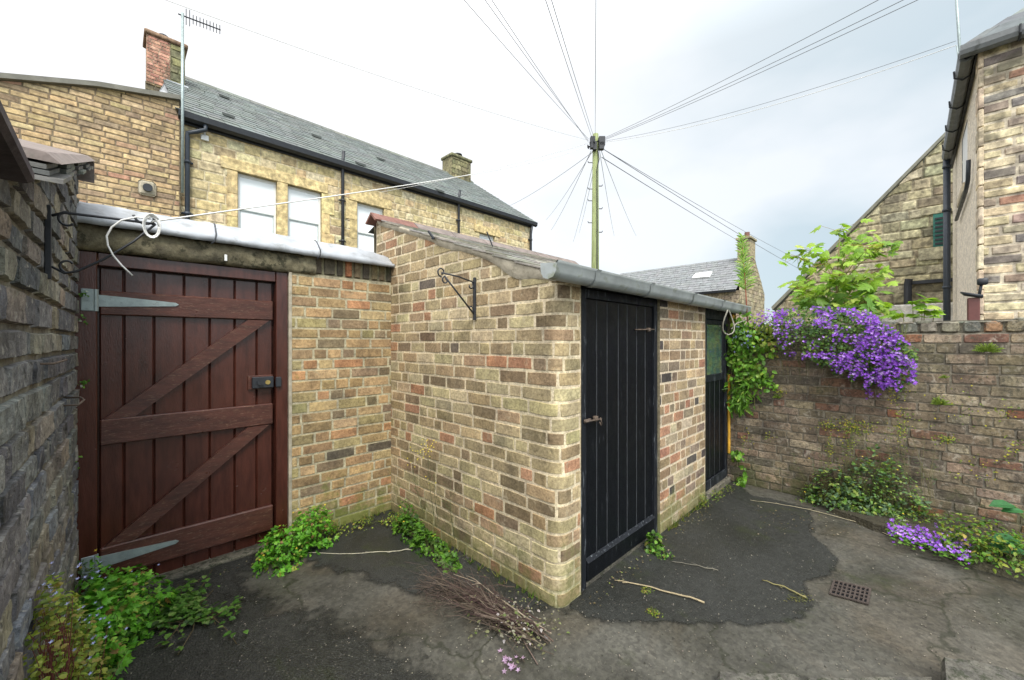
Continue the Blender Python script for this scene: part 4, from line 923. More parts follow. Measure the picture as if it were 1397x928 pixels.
slates(mb, B, A, r1, r2, 12, .3, (.12, .135, .135), .02, 31); slates(mb, A, D, ((X0+X1)/2+.01, Y0-2.2, RZ), r1, 12, .3, (.12, .135, .135), .02, 32)
mb.poly([A, B, r2, r1], (.1, .1, .1)); mb.poly([A, D, r1], (.1, .1, .1)); mb.poly([C, B, r2], (.1, .1, .1)); mb.poly([D, C, r2, r1], (.1, .1, .1)); mb.poly([A, B, C, D], (.1, .1, .1))
mb.build('roof', M['slate'], chs)
def hgut(P, Q, n, nm):
    P, Q = Vector(P), Vector(Q); d = (Q-P).normalized(); o_ = Vector(n); mb = MB(); pr = [(0, .03), (0, -.05), (.03, -.10), (.08, -.115), (.13, -.09), (.15, -.04), (.15, .03), (.135, .03), (.12, -.03), (.08, -.09), (.03, -.07), (.012, .03)]
    A = [mb.vert(P+o_*a+Vector((0, 0, b))) for a, b in pr]; B = [mb.vert(Q+o_*a+Vector((0, 0, b))) for a, b in pr]
    for i in range(len(pr)): mb.face((A[i], A[(i+1) % len(pr)], B[(i+1) % len(pr)], B[i]))
    mb.face(A); mb.face(B[::-1]); go = mb.build(nm, M['house_gutter'], chs)
    L = (Q-P).length; k = .5
    while k < L:
        mb = MB(); c = P+d*k; mb.tube([c+Vector((0, 0, .0))-o_*.02, c+o_*.01+Vector((0, 0, -.10)), c+o_*.08+Vector((0, 0, -.13)), c+o_*.16+Vector((0, 0, -.07)), c+o_*.165+Vector((0, 0, .03))], .012, 5); mb.build('gutter_bracket', M['dark_metal'], go); k += 1.0
hgut((X0-.04, Y0+.06, EZ-.02), (12.3, Y0+.06, EZ-.05), (0, 1, 0), 'side_gutter')
hgut((X0-.05, Y0+.2, EZ+.0), (X0-.05, Y1, EZ+.02), (-1, 0, 0), 'front_gutter')
mb = MB(); mb.box(X0, X1, Y0+.014, Y0+.05, EZ-.08, EZ+.02); mb.box(X0-.048, X0-.015, Y1, Y0, EZ-.05, EZ+.02); mb.build('fascia', M['dark_metal'], chs)
dpX, dpY = 12.25, Y0+.14
mb = MB(); mb.tube([(dpX, dpY, .5), (dpX, dpY, EZ-.15)], .055, 12)
for z in (2.6, 4.2, 5.1): mb.tube([(dpX, dpY, z), (dpX, dpY, z+.05)], .07, 12)
mb.build('downpipe', M['blue_pipe'], chs, True)
mb = MB()
q0 = PD(1303, -30, 6.3); q1 = PD(1309, 62, 6.3); q2 = PD(1313, 98, 6.3); q3 = PD(1313, 122, 6.3)
mb.tube([q0, q1, q2, q3], .018, 6); mb.tube([PD(1305, 62, 6.3), PD(1309, 90, 6.3), PD(1330, 95, 6.2)], .008, 5); mb.tube([PD(1312, 100, 6.3), PD(1332, 108, 6.2)], .008, 5); mb.tube([PD(1312, 122, 6.3), PD(1337, 122, 6.1)], .006, 5)
mb.build('wire_bracket_mast', M['galv'], chs, True)
# flue post with cowl by the corner house
fx = PX(1328, 470, 5.15); ft = PX(1328, 384, 5.15).z
fl = thing('flue_pipe', (5.15, fx.y, 1.0), 'maroon flue post with a dark cowl standing behind the garden wall', 'flue')
mb = MB(); mb.box(5.12, 5.18, fx.y-.035, fx.y+.035, .9, ft-.14, bev=.006); mb.build('post', M['red_pipe'], fl)
mb = MB(); mb.hexa([(5.10, fx.y-.05, ft-.145), (5.20, fx.y-.05, ft-.145), (5.20, fx.y+.05, ft-.115), (5.10, fx.y+.05, ft-.115), (5.10, fx.y-.05, ft-.12), (5.20, fx.y-.05, ft-.12), (5.20, fx.y+.075, ft-.085), (5.10, fx.y+.075, ft-.085)]); mb.tube([(5.15, fx.y-.03, ft-.13), (5.15, fx.y-.045, ft-.02)], .010, 8); mb.box(5.12, 5.18, fx.y-.08, fx.y-.02, ft-.035, ft+.02, bev=.008)
mb.build('cowl', M['dark_metal'], fl, True)
# stone gable behind
gb = thing('stone_gable', (14.5, -.5, 0), 'large bare stone gable wall with a green louvre vent, behind the sapling', 'building')
gx = 14.0; g0, g1 = PX(1057, 424, gx), PX(1289, 188, gx); sl = (g1.z-g0.z)/(g0.y-g1.y)
LY = 7.0; gpth = Path([(gx, g0.y), (gx, g0.y-LY)])
def gtop(s): return min(g0.z+sl*s, g0.z+sl*(LY-s)) if s > 0 else g0.z
GS = [(4, (.42, .38, .25)), (3, (.36, .32, .215)), (3, (.48, .44, .30)), (2, (.28, .255, .18)), (1, (.42, .42, .29))]
mb = masonry_wall(gpth, 0, g0.z+sl*LY/2, .24, [(4, .62), (3, .42), (1, .3)], GS, (.34, .31, .22), 95, joint=.018, rec=.012, relief=.011, wob=.014, cvar=.14, top=gtop, step=.16, chamf=.02, sheet=True)
mb.build('gable_wall', [M['far_stone'], M['far_stone']], gb, True)
mb = MB()
a, b = Vector((gx-.06, g0.y+.05, g0.z+.02)), Vector((gx-.06, g0.y-LY/2, g0.z+sl*LY/2+.02)); mb.hexa([a, b, b+Vector((7, 0, 0)), a+Vector((7, 0, 0)), a+Vector((0, .03, .09)), b+Vector((0, .0, .09)), b+Vector((7, 0, .09)), a+Vector((7, .03, .09))], (.2, .2, .16))
mb.build('verge', M['slate'], gb)
mb = MB(); mb.box(gx+.02, gx+7, g0.y-LY+.2, g0.y-.02, 0, g0.z-.1, (.25, .22, .14)); mb.build('side_wall', M['far_stone'], gb)
va, vb = PX(1273, 293, gx), PX(1288, 336, gx); mb = MB(); mb.box(gx-.03, gx-.0, vb.y-.1, va.y, vb.z, va.z); vo = mb.build('louvre_vent', M['green_vent'], gb)
mb = MB(); zz = vb.z+.05
while zz < va.z-.05: mb.box(gx-.05, gx-.031, vb.y-.06, va.y-.03, zz, zz+.045); zz += .10
mb.build('louvre_slots', M['dark_metal'], vo)
mb = MB(); mb.box(gx-.04, gx+.02, vb.y-.2, va.y+.25, vb.z-.3, vb.z-.003, (.46, .43, .3), 0, .01); mb.build('vent_sill', M['far_stone'], gb); mb = MB(); mb.box(gx-.04, gx+.02, vb.y-.2, va.y+.2, va.z+.003, va.z+.2, (.46, .43, .3), 0, .01); mb.build('vent_lintel', M['far_stone'], gb)
mb = MB(); a, b = PX(1240, 378, 13.8), PX(1289, 384, 13.8); mb.box(13.9, 13.99, b.y-.3, a.y+.05, b.z, b.z+.08); mb.tube([(13.8, a.y+.02, a.z-.85), (13.8, a.y+.02, a.z-.2), (13.78, a.y, a.z-.05)], .075, 10); mb.build('soil_pipe', M['dark_metal'], gb)
mb = MB(); a, b = PX(1185, 418, 13.2), PX(1290, 445, 13.2); mb.box(13.2, 13.4, b.y-.5, a.y, 0, a.z, (.62, .61, .58), 0, .02)
tag(mb.build('whitewashed_wall', masonry('whitewash', 8, None, None, (3, .6, (.35, .34, .30), .5), .6, .2)), 'low whitewashed wall at the foot of the big stone gable', 'wall')
# small slate roofed house in the distance
dh = thing('distant_house', (28, 11, 0), 'distant stone house with a grey slate roof, skylight and gable chimney', 'house')
ya, yb = 7.16, 16.5
mb = masonry_wall(Path([(26, yb), (26, ya)]), 0, 4.5, .25, [(2, .5), (1, .35)], [(3, (.36, .31, .22)), (2, (.28, .24, .17)), (1, (.42, .36, .27))], (.3, .27, .2), 97, joint=.02, rec=.01, relief=.01, step=.5)
mb.poly([(26, ya, 0), (31.6, ya, 0), (31.6, ya, 4.5), (28.8, ya, 7.0), (26, ya, 4.5)], (.34, .30, .20)); mb.box(26.1, 31.5, ya+.1, yb, 0, 4.4, (.3, .27, .2))
mb.build('wall', [M['far_stone'], M['far_stone']], dh)
mb = masonry_wall(Path([(26.0, ya-.03), (31.6, ya-.03)]), 0, 7.1, .25, [(2, .5), (1, .35)], [(3, (.38, .33, .22)), (2, (.30, .26, .17)), (1, (.44, .38, .27))], (.3, .27, .2), 98, joint=.02, rec=.01, relief=.01, step=.5, top=lambda s: 4.75+min(s, 5.6-s)*.88)
mb.build('gable_wall', [M['far_stone'], M['far_stone']], dh)
mb = MB(); slates(mb, (25.75, yb, 4.5), (25.75, ya+.1, 4.5), (28.8, ya+.1, 6.95), (28.8, yb, 6.95), 14, .35, (.19, .20, .205), .02, 44, .08)
mb.poly([(28.8, yb, 6.95), (28.8, ya+.1, 6.95), (31.8, ya+.1, 4.5), (31.8, yb, 4.5)], (.17, .18, .19)); rf = mb.build('roof', M['slate'], dh)
def onroof(u, v):
    d = ray(u, v); s_ = (6.95-4.5)/(28.8-25.75); t = (4.5-25.75*s_-CAMZ)/(d.z-s_*d.x); return Vector((d.x*t, d.y*t, CAMZ+d.z*t))
mb = MB(); q = [onroof(944, 381)+Vector((-.06, 0, .08)), onroof(968, 379)+Vector((-.06, 0, .08)), onroof(972, 372)+Vector((-.06, 0, .08)), onroof(950, 374.5)+Vector((-.06, 0, .08))]
mb.hexa([p-Vector((-.1, 0, .1)) for p in q]+q); sk = mb.build('skylight', M['white'], rf)
mb = MB(); mb.box(28.2, 29.4, ya-.02, ya+.7, 6.0, 7.95, (.36, .31, .2), 0, .02); mb.box(28.1, 29.5, ya-.1, ya+.78, 7.95, 8.1, (.3, .27, .18), 0, .02); cho = mb.build('chimney', M['far_stone'], dh)
mb = MB(); mb.tube([(28.8, ya+.3, 8.1), (28.8, ya+.3, 8.5)], .15, 10); mb.build('chimney_pot', M['terracotta'], cho)
mb = MB(); mb.prism([(25.7, 4.42), (25.8, 4.42), (25.8, 4.56), (25.66, 4.56)], 'y', ya+.1, yb); mb.build('gutter', M['dark_metal'], dh)
#---SMALL---
# ================================================================== brackets, wires and bits
def spiral(c, ex, ez, r0, turns, start, n=18, grow=0.0):
    out = []
    for k in range(n+1):
        f = k/n; th = start+turns*2*math.pi*f; r = r0*(1-.65*f); out.append(c+ex*math.cos(th)*r+ez*math.sin(th)*r)
    return out
Z = Vector((0, 0, 1))
b1 = thing('wall_bracket', (1.75, 2.10, 1.65), 'black scrolled iron basket bracket fixed to the brick shed wall', 'bracket')
X = Vector((-1, 0, 0)); o_ = Vector((1.735, 2.10, 0))
mb = MB(); mb.box(1.733, 1.748, 2.09, 2.11, 1.645, 1.935, bev=.002); mb.build('back_plate', M['dark_metal'], b1)
mb = MB(); E = o_+X*.265+Z*1.935
mb.tube([o_+Z*1.90, o_+X*.13+Z*1.925, E], .005, 6); mb.tube([o_+Z*1.685, o_+X*.12+Z*1.80, o_+X*.24+Z*1.915], .006, 6)
mb.tube(spiral(E+Z*(.004), X, Z, .032, 1.0, -1.57), .005, 6); mb.tube(spiral(E-X*.03-Z*.045, X, Z, .026, -1.0, 1.57), .005, 6)
mb.tube(spiral(o_+X*.03+Z*1.875, X, Z, .026, .7, 2.2), .005, 6); mb.tube(spiral(o_+X*.03+Z*1.72, X, Z, .026, -.7, -2.2), .005, 6)
mb.build('scroll_arm', M['dark_metal'], b1, True)
by = 2.15; bx = lx(by)
b2 = thing('hanging_bracket', (bx, by, 1.72), 'black scrolled iron bracket reaching out from the dark stone wall over the gate', 'bracket')
X = Vector((1, 0, 0)); o_ = Vector((bx+.02, by, 0))
mb = MB(); mb.box(bx+.004, bx+.020, by-.010, by+.010, 1.72, 1.98, bev=.002); mb.build('back_plate', M['dark_metal'], b2)
mb = MB(); E = o_+X*.275+Z*1.972
mb.tube([o_+Z*1.945, o_+X*.03+Z*1.962, o_+X*.14+Z*1.968, E], .0048, 6)
mb.tube([o_+Z*1.765, o_+X*.03+Z*1.745, o_+X*.06+Z*1.755, o_+X*.13+Z*1.81, o_+X*.21+Z*1.89, E], .0042, 6)
mb.tube(spiral(o_+X*.042+Z*1.935, X, Z, .033, .62, 1.7, 14), .004, 6); mb.tube(spiral(o_+X*.042+Z*1.775, X, Z, .029, -.62, -1.7, 14), .004, 6)
mb.tube(spiral(E-X*.025+Z*.025, X, Z, .04, .6, 3.2, 14), .0045, 6)
mb.build('scroll_arm', M['dark_metal'], b2, True)
rg = random.Random(2); mb = MB(); c = o_+X*.262+Z*1.955+Vector((0, -.02, 0))
for k in range(5):
    r = .038+.010*k/4; a = rg.uniform(0, 1); ax = (X+Vector((0, rg.uniform(-.3, .3), 0))).normalized()
    mb.tube([c+ax*math.cos(t)*r*.55+Z*math.sin(t)*r+Vector((0, -.004*k, 0)) for t in [a+2*math.pi*q/16 for q in range(17)]], .0022, 5)
mb.tube([c+Z*.03, c-X*.045+Z*.028, c-X*.085+Z*.008, c-X*.112-Z*.025, c-X*.125-Z*.06, c-X*.122-Z*.095, c-X*.108-Z*.13, c-X*.085-Z*.165, c-X*.055-Z*.20], .0032, 6)
tag(mb.build('coiled_cable', M['cable_white'], smooth=True), 'small coil of white cable hung on the end of the iron bracket over the gate', 'cable')
wire(T(-.22, -.35), c+Z*.02, .0034, .12, cwh, 'white cable sagging from the pole to the coil on the iron bracket', 1, 24)
wire(T(-.22, -.28), PY(520, 262, HY-.1), .006, .1, cwh, 'white wire from the pole towards the windows of the sandstone house', 1, 16)
mb = MB(); rg = random.Random(6); c = PY(990, 440, 1.26); c.y = 1.25
for k in range(2): mb.tube([Vector((c.x+.13*math.cos(t), 1.235+.02*math.sin(t*2), 1.70+.135*math.sin(t)))+Vector((rg.uniform(-.004, .004), 0, rg.uniform(-.004, .004))) for t in [2.4+4.7*q/22 for q in range(23)]], .006, 6)
mb.tube([Vector((c.x+.10, 1.24, 1.62)), Vector((c.x+.2, 1.22, 1.68)), Vector((4.6, 1.20, 1.72))], .006, 6)
tag(mb.build('rope_loop', M['rope'], smooth=True), 'frayed pale rope loop hanging from the end of the shed gutter', 'rope')
# drain grate
gr = thing('drain_grate', (3.11, .26, 0), 'small square rusty drain grating set in the wet concrete', 'drain')
gc = [G(1137, 793), G(1189, 805), G(1185, 827), G(1131, 812)]
mb = MB(); A, B, C, D = gc; c = (A+B+C+D)/4
def q2(a, b, z): p = A.lerp(B, a).lerp(D.lerp(C, a), b); return Vector((p.x, p.y, z))
mb.poly([q2(0, 0, .0045), q2(1, 0, .0045), q2(1, 1, .0045), q2(0, 1, .0045)]); mb.build('drain_pit', M['black_paint'], gr)
mb = MB()
def bar(a0, a1, b0, b1, z=.012): mb.hexa([q2(a0, b0, .005), q2(a1, b0, .005), q2(a1, b1, .005), q2(a0, b1, .005), q2(a0, b0, z), q2(a1, b0, z), q2(a1, b1, z), q2(a0, b1, z)])
bar(0, .06, 0, 1); bar(.94, 1, 0, 1); bar(.06, .94, 0, .07); bar(.06, .94, .93, 1)
for k in range(7): a = .06+.88*(k+.70)/7.6; bar(a, a+.045, .07, .93, .0125)
for k in range(3): b = .07+.86*(k+.85)/4; bar(.06, .94, b, b+.06, .0118)
mb.build('grating', M['grate_iron'], gr)
# kerb stones at the bottom of the view
rg = random.Random(8)
def stone(outline, z, name, label, cat='kerb stone', group=None):
    mb = MB(); pts = [Vector(p) for p in outline]; n = len(pts); ce_ = sum(pts, Vector((0, 0, 0)))/n
    per = []
    for i in range(n):
        for k in range(6):
            p = pts[i].lerp(pts[(i+1) % n], k/6); per.append(p+Vector((.006*fbm(p.x*20, p.y*20), .006*fbm(p.x*20, p.y*20, 5), 0)))
    rings = []
    for (zz, ins) in ((-.01, 0), (z*.75, .0), (z, .012)):
        rings.append([mb.vert(((p+(ce_-p).normalized()*ins).x, (p+(ce_-p).normalized()*ins).y, zz+(.006*fbm(p.x*15, p.y*15, 2) if zz > 0 else 0)), (.12, .116, .10)) for p in per])
    N = len(per)
    for a in range(2):
        for i in range(N): mb.face((rings[a][i], rings[a][(i+1) % N], rings[a+1][(i+1) % N], rings[a+1][i]))
    mb.face(rings[2]); return tag(mb.build(name, M['kerb']), label, cat, group)
kz = .05
stone([G(980, 914, kz), G(1092, 918, kz), G(1105, 1010, kz), G(960, 1010, kz)], kz, 'kerb_stone', 'flat mossy kerb stone at the very bottom, right of the brick shed corner')
stone([G(1098, 922, kz), G(1272, 922, kz), G(1290, 1010, kz), G(1110, 1010, kz)], kz, 'kerb_stone', 'middle kerb stone at the bottom edge, left of the taller rounded stone block')
stone([G(1284, 896, .1), G(1330, 902, .1), G(1400, 922, .1), G(1460, 1010, .1), G(1290, 1010, .1)], .11, 'stone_block', 'rough dark stone block with rounded top in the bottom right corner', 'stone block')

# ================================================================== plants
def plant(name, loc, label, cat='plant', group=None): return thing(name, loc, label, cat, group)
rg = random.Random(77)
# sycamore sapling behind the garden wall
c = PX(1140, 440, 5.35)
pl = plant('sycamore_sapling', (5.35, c.y, .3), 'bright lime green sycamore sapling rising above the purple flowers behind the wall', 'sapling')
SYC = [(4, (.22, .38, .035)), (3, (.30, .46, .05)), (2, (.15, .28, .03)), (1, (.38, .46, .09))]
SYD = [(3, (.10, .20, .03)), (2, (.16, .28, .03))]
tips = [(1145, 316), (1110, 342), (1088, 350), (1185, 338), (1205, 335), (1125, 360), (1160, 350), (1098, 385), (1192, 372), (1170, 385), (1130, 395), (1115, 415), (1150, 420), (1085, 392), (1180, 412), (1145, 375), (1100, 410), (1165, 330), (1195, 425)]
mbf, mbs = MB(), MB(); root = Vector((5.35, c.y, .3)); top_ = PX(1145, 330, 5.35)
mbs.tube([root, root.lerp(top_, .5)+Vector((0, .03, 0)), top_], [.02, .013, .005], 7, (.16, .13, .06))
for (u, v) in tips:
    P = PX(u, v, 5.35+rg.uniform(-.28, .3)); st = root.lerp(top_, min(.95, max(.45, (P.z-.3)/(top_.z-.3)-.15)))
    mbs.tube([st, st.lerp(P, .5)+Vector((0, 0, .03)), P], [.006, .004, .003], 5, (.2, .22, .05))
    for k in range(16):
        q = P+Vector((rg.gauss(0, .085), rg.gauss(0, .085), rg.gauss(0, .05))); d = Vector((rg.gauss(0, .6), rg.gauss(0, .6), -.25)); n = Vector((rg.gauss(-.65, .3), rg.gauss(-.1, .3), .8)).normalized()
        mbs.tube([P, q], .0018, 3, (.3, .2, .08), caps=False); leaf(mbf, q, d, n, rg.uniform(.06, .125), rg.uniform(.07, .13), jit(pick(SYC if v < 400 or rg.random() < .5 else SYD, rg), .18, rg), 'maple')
for k in range(110):
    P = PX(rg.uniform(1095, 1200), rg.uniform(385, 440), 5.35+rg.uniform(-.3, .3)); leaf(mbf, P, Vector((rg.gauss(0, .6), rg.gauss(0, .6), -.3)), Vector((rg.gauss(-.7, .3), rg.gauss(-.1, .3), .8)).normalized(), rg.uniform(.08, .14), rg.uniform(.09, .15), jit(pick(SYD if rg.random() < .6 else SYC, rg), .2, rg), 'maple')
mbf.build('foliage', M['leaf'], pl); mbs.build('stem', M['wood_stick'], pl, True)
# small sapling
c = PX(1252, 440, 5.4); pl = plant('small_sapling', (5.4, c.y, .4), 'small pale green sycamore seedling peeping over the wall beside the black downpipe', 'sapling')
mbf, mbs = MB(), MB(); root = Vector((5.4, c.y, .4))
for (u, v) in ((1245, 412), (1262, 408), (1232, 428), (1258, 424), (1248, 432), (1275, 420)):
    P = PX(u, v, 5.4); mbs.tube([root, P], [.006, .003], 5, (.2, .2, .05))
    for k in range(4): leaf(mbf, P+Vector((rg.gauss(0, .04), rg.gauss(0, .04), rg.gauss(0, .02))), Vector((rg.gauss(0, 1), rg.gauss(0, 1), -.2)), Vector((-.2+rg.gauss(0, .3), rg.gauss(0, .3), 1)), .10, .11, jit(pick(SYC, rg), .15, rg), 'maple')
mbf.build('foliage', M['leaf'], pl); mbs.build('stem', M['wood_stick'], pl)
# willowherb
base = Vector((4.78, 1.10, 1.6)); wt = PX(1012, 322, 4.78)
pl = plant('willowherb', base, 'tall narrow leaved weed with a red stem growing at the end of the gutter', 'weed')
mbf, mbs = MB(), MB(); b0 = PX(1020, 432, 4.78); mbs.tube([b0-Vector((0, 0, .08)), b0.lerp(wt, .4), wt], [.006, .005, .002], 6, (.28, .08, .05))
for k in range(120):
    f = .32+.68*k/120; P = b0.lerp(wt, f); th = k*2.4; d = Vector((math.cos(th), math.sin(th), .75-.4*(1-f)+rg.gauss(0, .12))); L = .115*(1-.5*max(0, f-.6)/.4)*rg.uniform(.75, 1.15)
    leaf(mbf, P, d, Vector((-.6+rg.gauss(0, .3), rg.gauss(0, .3), .6)), L, .026, jit(pick([(2, (.26, .42, .11)), (2, (.36, .50, .16)), (1, (.16, .28, .06))], rg), .15, rg), 'narrow')
mbf.build('foliage', M['leaf'], pl); mbs.build('stem', M['wood_stick'], pl, True)
# climbing plant at the left end of the garden wall
pl = plant('climbing_plant', (4.66, 1.0, 0), 'bright green climber hanging down the brick wall beside the glazed black door', 'climber')
mbf, mbs, mbw = MB(), MB(), MB()
CL = [(3, (.10, .23, .025)), (3, (.14, .31, .03)), (2, (.07, .15, .02)), (1, (.24, .36, .05))]
for (u, v, ru, rv, n, k) in ((1012, 455, 22, 22, 260, 'ovate'), (1030, 470, 24, 18, 200, 'ovate'), (1008, 490, 16, 26, 240, 'ovate'), (1024, 505, 20, 20, 220, 'ovate'), (1012, 530, 18, 22, 240, 'narrow'), (1038, 520, 20, 14, 110, 'ovate'), (1008, 552, 12, 12, 90, 'narrow'), (1045, 470, 16, 14, 110, 'diamond'), (1050, 448, 20, 10, 110, 'diamond'), (1006, 620, 8, 9, 40, 'ovate'), (1012, 660, 7, 18, 70, 'ovate')):
    for _ in range(n):
        P = PX(u+rg.gauss(0, .5)*ru, v+rg.gauss(0, .5)*rv, 4.68-abs(rg.gauss(0, .055))); nn = Vector((-.8+rg.gauss(0, .3), rg.gauss(0, .4), .5+rg.gauss(0, .3))).normalized()
        L = rg.uniform(.03, .06)*(1.5 if k == 'narrow' else 1); leaf(mbf, P, Vector((rg.gauss(-.2, .4), rg.gauss(0, .7), -.6+rg.gauss(0, .4))), nn, L, L*(.3 if k == 'narrow' else .75), jit(pick(CL if u < 1043 else YELLOWG, rg), .22, rg), k)
for _ in range(16):
    u = rg.uniform(1002, 1034); P0 = PX(u, rg.uniform(440, 470), 4.66); P1 = PX(u+rg.uniform(-10, 14), rg.uniform(520, 565), 4.64); mbs.tube([P0, P0.lerp(P1, .5)+Vector((-.03, rg.uniform(-.03, .03), 0)), P1], .0025, 4, (.15, .14, .05), caps=False)
for _ in range(60): P = PX(1015+rg.gauss(0, 12), 462+rg.gauss(0, 7), 4.58+rg.uniform(-.03, .05)); flower(mbw, P, Vector((-1, rg.gauss(0, .4), .3)), .011, jit((.30, .34, .62), .15, rg), rg)
mbf.build('foliage', M['leaf'], pl); mbs.build('stem', M['wood_stick'], pl); mbw.build('flowers', M['petal'], pl)
# purple bellflower mound
cc_ = PX(1150, 475, 4.66)
pl = plant('bellflower_mound', (4.66, cc_.y, 1.5), 'big mound of purple bellflowers spilling over the top of the garden wall', 'flowers')
mbf, mbw, mbs = MB(), MB(), MB()
def inside(u, v):
    t = (u-1055)/(1250-1055)
    if not 0 <= t <= 1: return 0
    top_v = 424-6*math.sin(math.pi*min(1, t*1.4))+(52*max(0, (t-.62)/.38)**1.3)
    bot = 470+58*min(1, max(0, t-.02)*1.5)+7*fbm(u*.05, 2); bot = min(bot, 530) if t < .93 else 522
    if t < .2: bot = 462+18*math.sin(t*20)
    m_ = 10*noise.noise(Vector((u*.07, v*.07, 9)))+4*noise.noise(Vector((u*.22, v*.22, 2)))
    return top_v+m_*.5 < v < bot+m_*1.6
cnt = 0
while cnt < 3000:
    u, v = rg.uniform(1052, 1252), rg.uniform(414, 545)
    if not inside(u, v): continue
    depth_ = .02+.20*rg.random()**.7*(1-abs((v-470)/75)**2*.5)
    P = PX(u, v, 4.70-depth_ if v > 436 else 4.78-rg.uniform(0, .25)); nn = Vector((-.7+rg.gauss(0, .35), rg.gauss(0, .4), .6+rg.gauss(0, .3))).normalized(); L = rg.uniform(.016, .032)
    leaf(mbf, P, Vector((rg.gauss(-.3, .5), rg.gauss(0, .7), -.4+rg.gauss(0, .5))), nn, L, L*.85, jit(pick([(3, (.05, .11, .03)), (3, (.09, .18, .03)), (1, (.16, .26, .04))], rg), .25, rg), 'ovate'); cnt += 1
cnt = 0
while cnt < 2300:
    u, v = rg.uniform(1052, 1254), rg.uniform(414, 540)
    if not inside(u, v): continue
    nval = noise.noise(Vector((u*.045, v*.06, 3.3)))
    green = (1075 < u < 1135 and 448 < v < 482 and rg.random() < .85) or (u < 1075 and v > 440 and rg.random() < .5)
    if green or nval*1.6+.55 < rg.random(): continue
    depth_ = .12+.15*rg.random()*(1-abs((v-470)/75)**2*.5)
    P = PX(u, v, 4.70-depth_ if v > 436 else 4.72-rg.uniform(0, .25)); nn = Vector((-.8+rg.gauss(0, .35), rg.gauss(0, .4), .55+rg.gauss(0, .3)))
    flower(mbw, P, nn, rg.uniform(.010, .0165), jit(pick(PURPLE, rg), .15, rg), rg); cnt += 1
for (u, v) in ((1187, 534), (1192, 538), (1060, 470), (1084, 482), (1238, 515), (1230, 505)):
    for k in range(7): flower(mbw, PX(u+rg.gauss(0, 5), v+rg.gauss(0, 3), 4.62), Vector((-1, rg.gauss(0, .4), .5)), .013, jit(pick(PURPLE, rg), .15, rg), rg)
for _ in range(60):
    u = rg.uniform(1062, 1240); P0 = PX(u, 440, 4.72); P1 = PX(u+rg.uniform(-12, 12), rg.uniform(480, 520), 4.6); mbs.tube([P0, P0.lerp(P1, .5)+Vector((-.10, 0, .03)), P1], .0015, 3, STEM, caps=False)
mbf.build('foliage', M['leaf'], pl); mbw.build('flowers', M['petal'], pl); mbs.build('stem', M['wood_stick'], pl)
# small purple flowers trailing along the left end of the wall top
pl = plant('bellflower_trail', (4.68, .95, 1.55), 'sparse purple flowers trailing on the wall top between the climber and the big mound', 'flowers')
mbf, mbw = MB(), MB()
for _ in range(190):
    P = PX(1048+rg.gauss(0, 13), 436+rg.gauss(0, 6), 4.66+rg.uniform(-.08, .1)); leaf(mbf, P, Vector((rg.gauss(0, 1), rg.gauss(0, 1), 0)), Vector((-.5, 0, 1)), .022, .018, jit(pick(YELLOWG, rg), .2, rg))
for _ in range(95): flower(mbw, PX(1046+rg.gauss(0, 13), 436+rg.gauss(0, 6), 4.62+rg.uniform(-.05, .1)), Vector((-1, rg.gauss(0, .5), .5)), .012, jit(pick(PURPLE, rg), .15, rg), rg)
mbf.build('foliage', M['leaf'], pl); mbw.build('flowers', M['petal'], pl)

def weeds(name, label, spots, pal, kind='ovate', cat='weeds', W=.75, yellow=0, stemc=STEM, blue=0):
    c = spots[0][0]; pl = plant(name, (c[0], c[1], 0), label, cat); mbf, mbs, mbw = MB(), MB(), MB()
    for (c, rad, n, L) in spots:
        clump(mbf, c, rad, n, L, pal, rg, kind, W)
        c = Vector(c); tp_ = [c+Vector((rg.gauss(0, .45)*rad[0], rg.gauss(0, .45)*rad[1], rad[2]*rg.uniform(.3, .85))) for _ in range(max(4, n//22))]
        stems(mbs, (c.x, c.y, max(0, c.z-.02)), tp_, .0016, stemc, rg, .03)
    tot = [(c, rad) for (c, rad, n, L) in spots]
    for cnt_, colr, rr in ((yellow, (.70, .52, .03), .009), (blue, (.42, .45, .75), .007)):
        for _ in range(cnt_):
            c, rad = rg.choice(tot); q = Vector((rg.gauss(0, .45)*rad[0], rg.gauss(0, .45)*rad[1], rad[2]*rg.uniform(.75, 1.1))); flower(mbw, Vector(c)+q, Vector((-.3, -.4, 1)), rr, jit(colr, .15, rg), rg)
    mbf.build('foliage', M['leaf'], pl); mbs.build('stem', M['wood_stick'], pl)
    if mbw.v: mbw.build('flowers', M['petal'], pl)
    return pl
# left foreground
LUSH = [(3, (.10, .30, .02)), (3, (.14, .38, .03)), (1, (.22, .46, .05)), (1.5, (.055, .16, .015)), (.6, (.33, .36, .07)), (.15, (.28, .17, .06))]
weeds('leafy_weeds', 'lush bright green weeds at the foot of the dark stone wall beside the gate', [((-.02, 2.78, .0), (.17, .24, .34), 1500, .028), ((.07, 2.92, 0), (.20, .18, .26), 900, .028), ((-.06, 2.52, 0), (.11, .18, .30), 520, .026), ((-.06, 3.06, 0), (.10, .13, .36), 300, .022), ((.05, 3.08, 0), (.14, .12, .26), 400, .024)], LUSH, 'mixed', W=.95, yellow=3, blue=25)
weeds('pale_creeper', 'pale yellow green creeping weeds with tiny lilac flowers in the bottom left corner', [((-.13, 1.92, .34), (.07, .26, .42), 1000, .018), ((-.12, 2.28, .10), (.09, .22, .42), 900, .018), ((-.10, 2.10, .0), (.12, .26, .5), 900, .019), ((-.10, 2.48, .02), (.08, .16, .34), 400, .018)], YELLOWG, 'ovate', W=.9, blue=70, stemc=(.18, .06, .05))
weeds('grey_leaf_weed', 'small grey green weed climbing the foot of the gate post', [((-.13, 3.14, .10), (.06, .10, .24), 240, .020)], DUSTY, 'ovate', yellow=3)
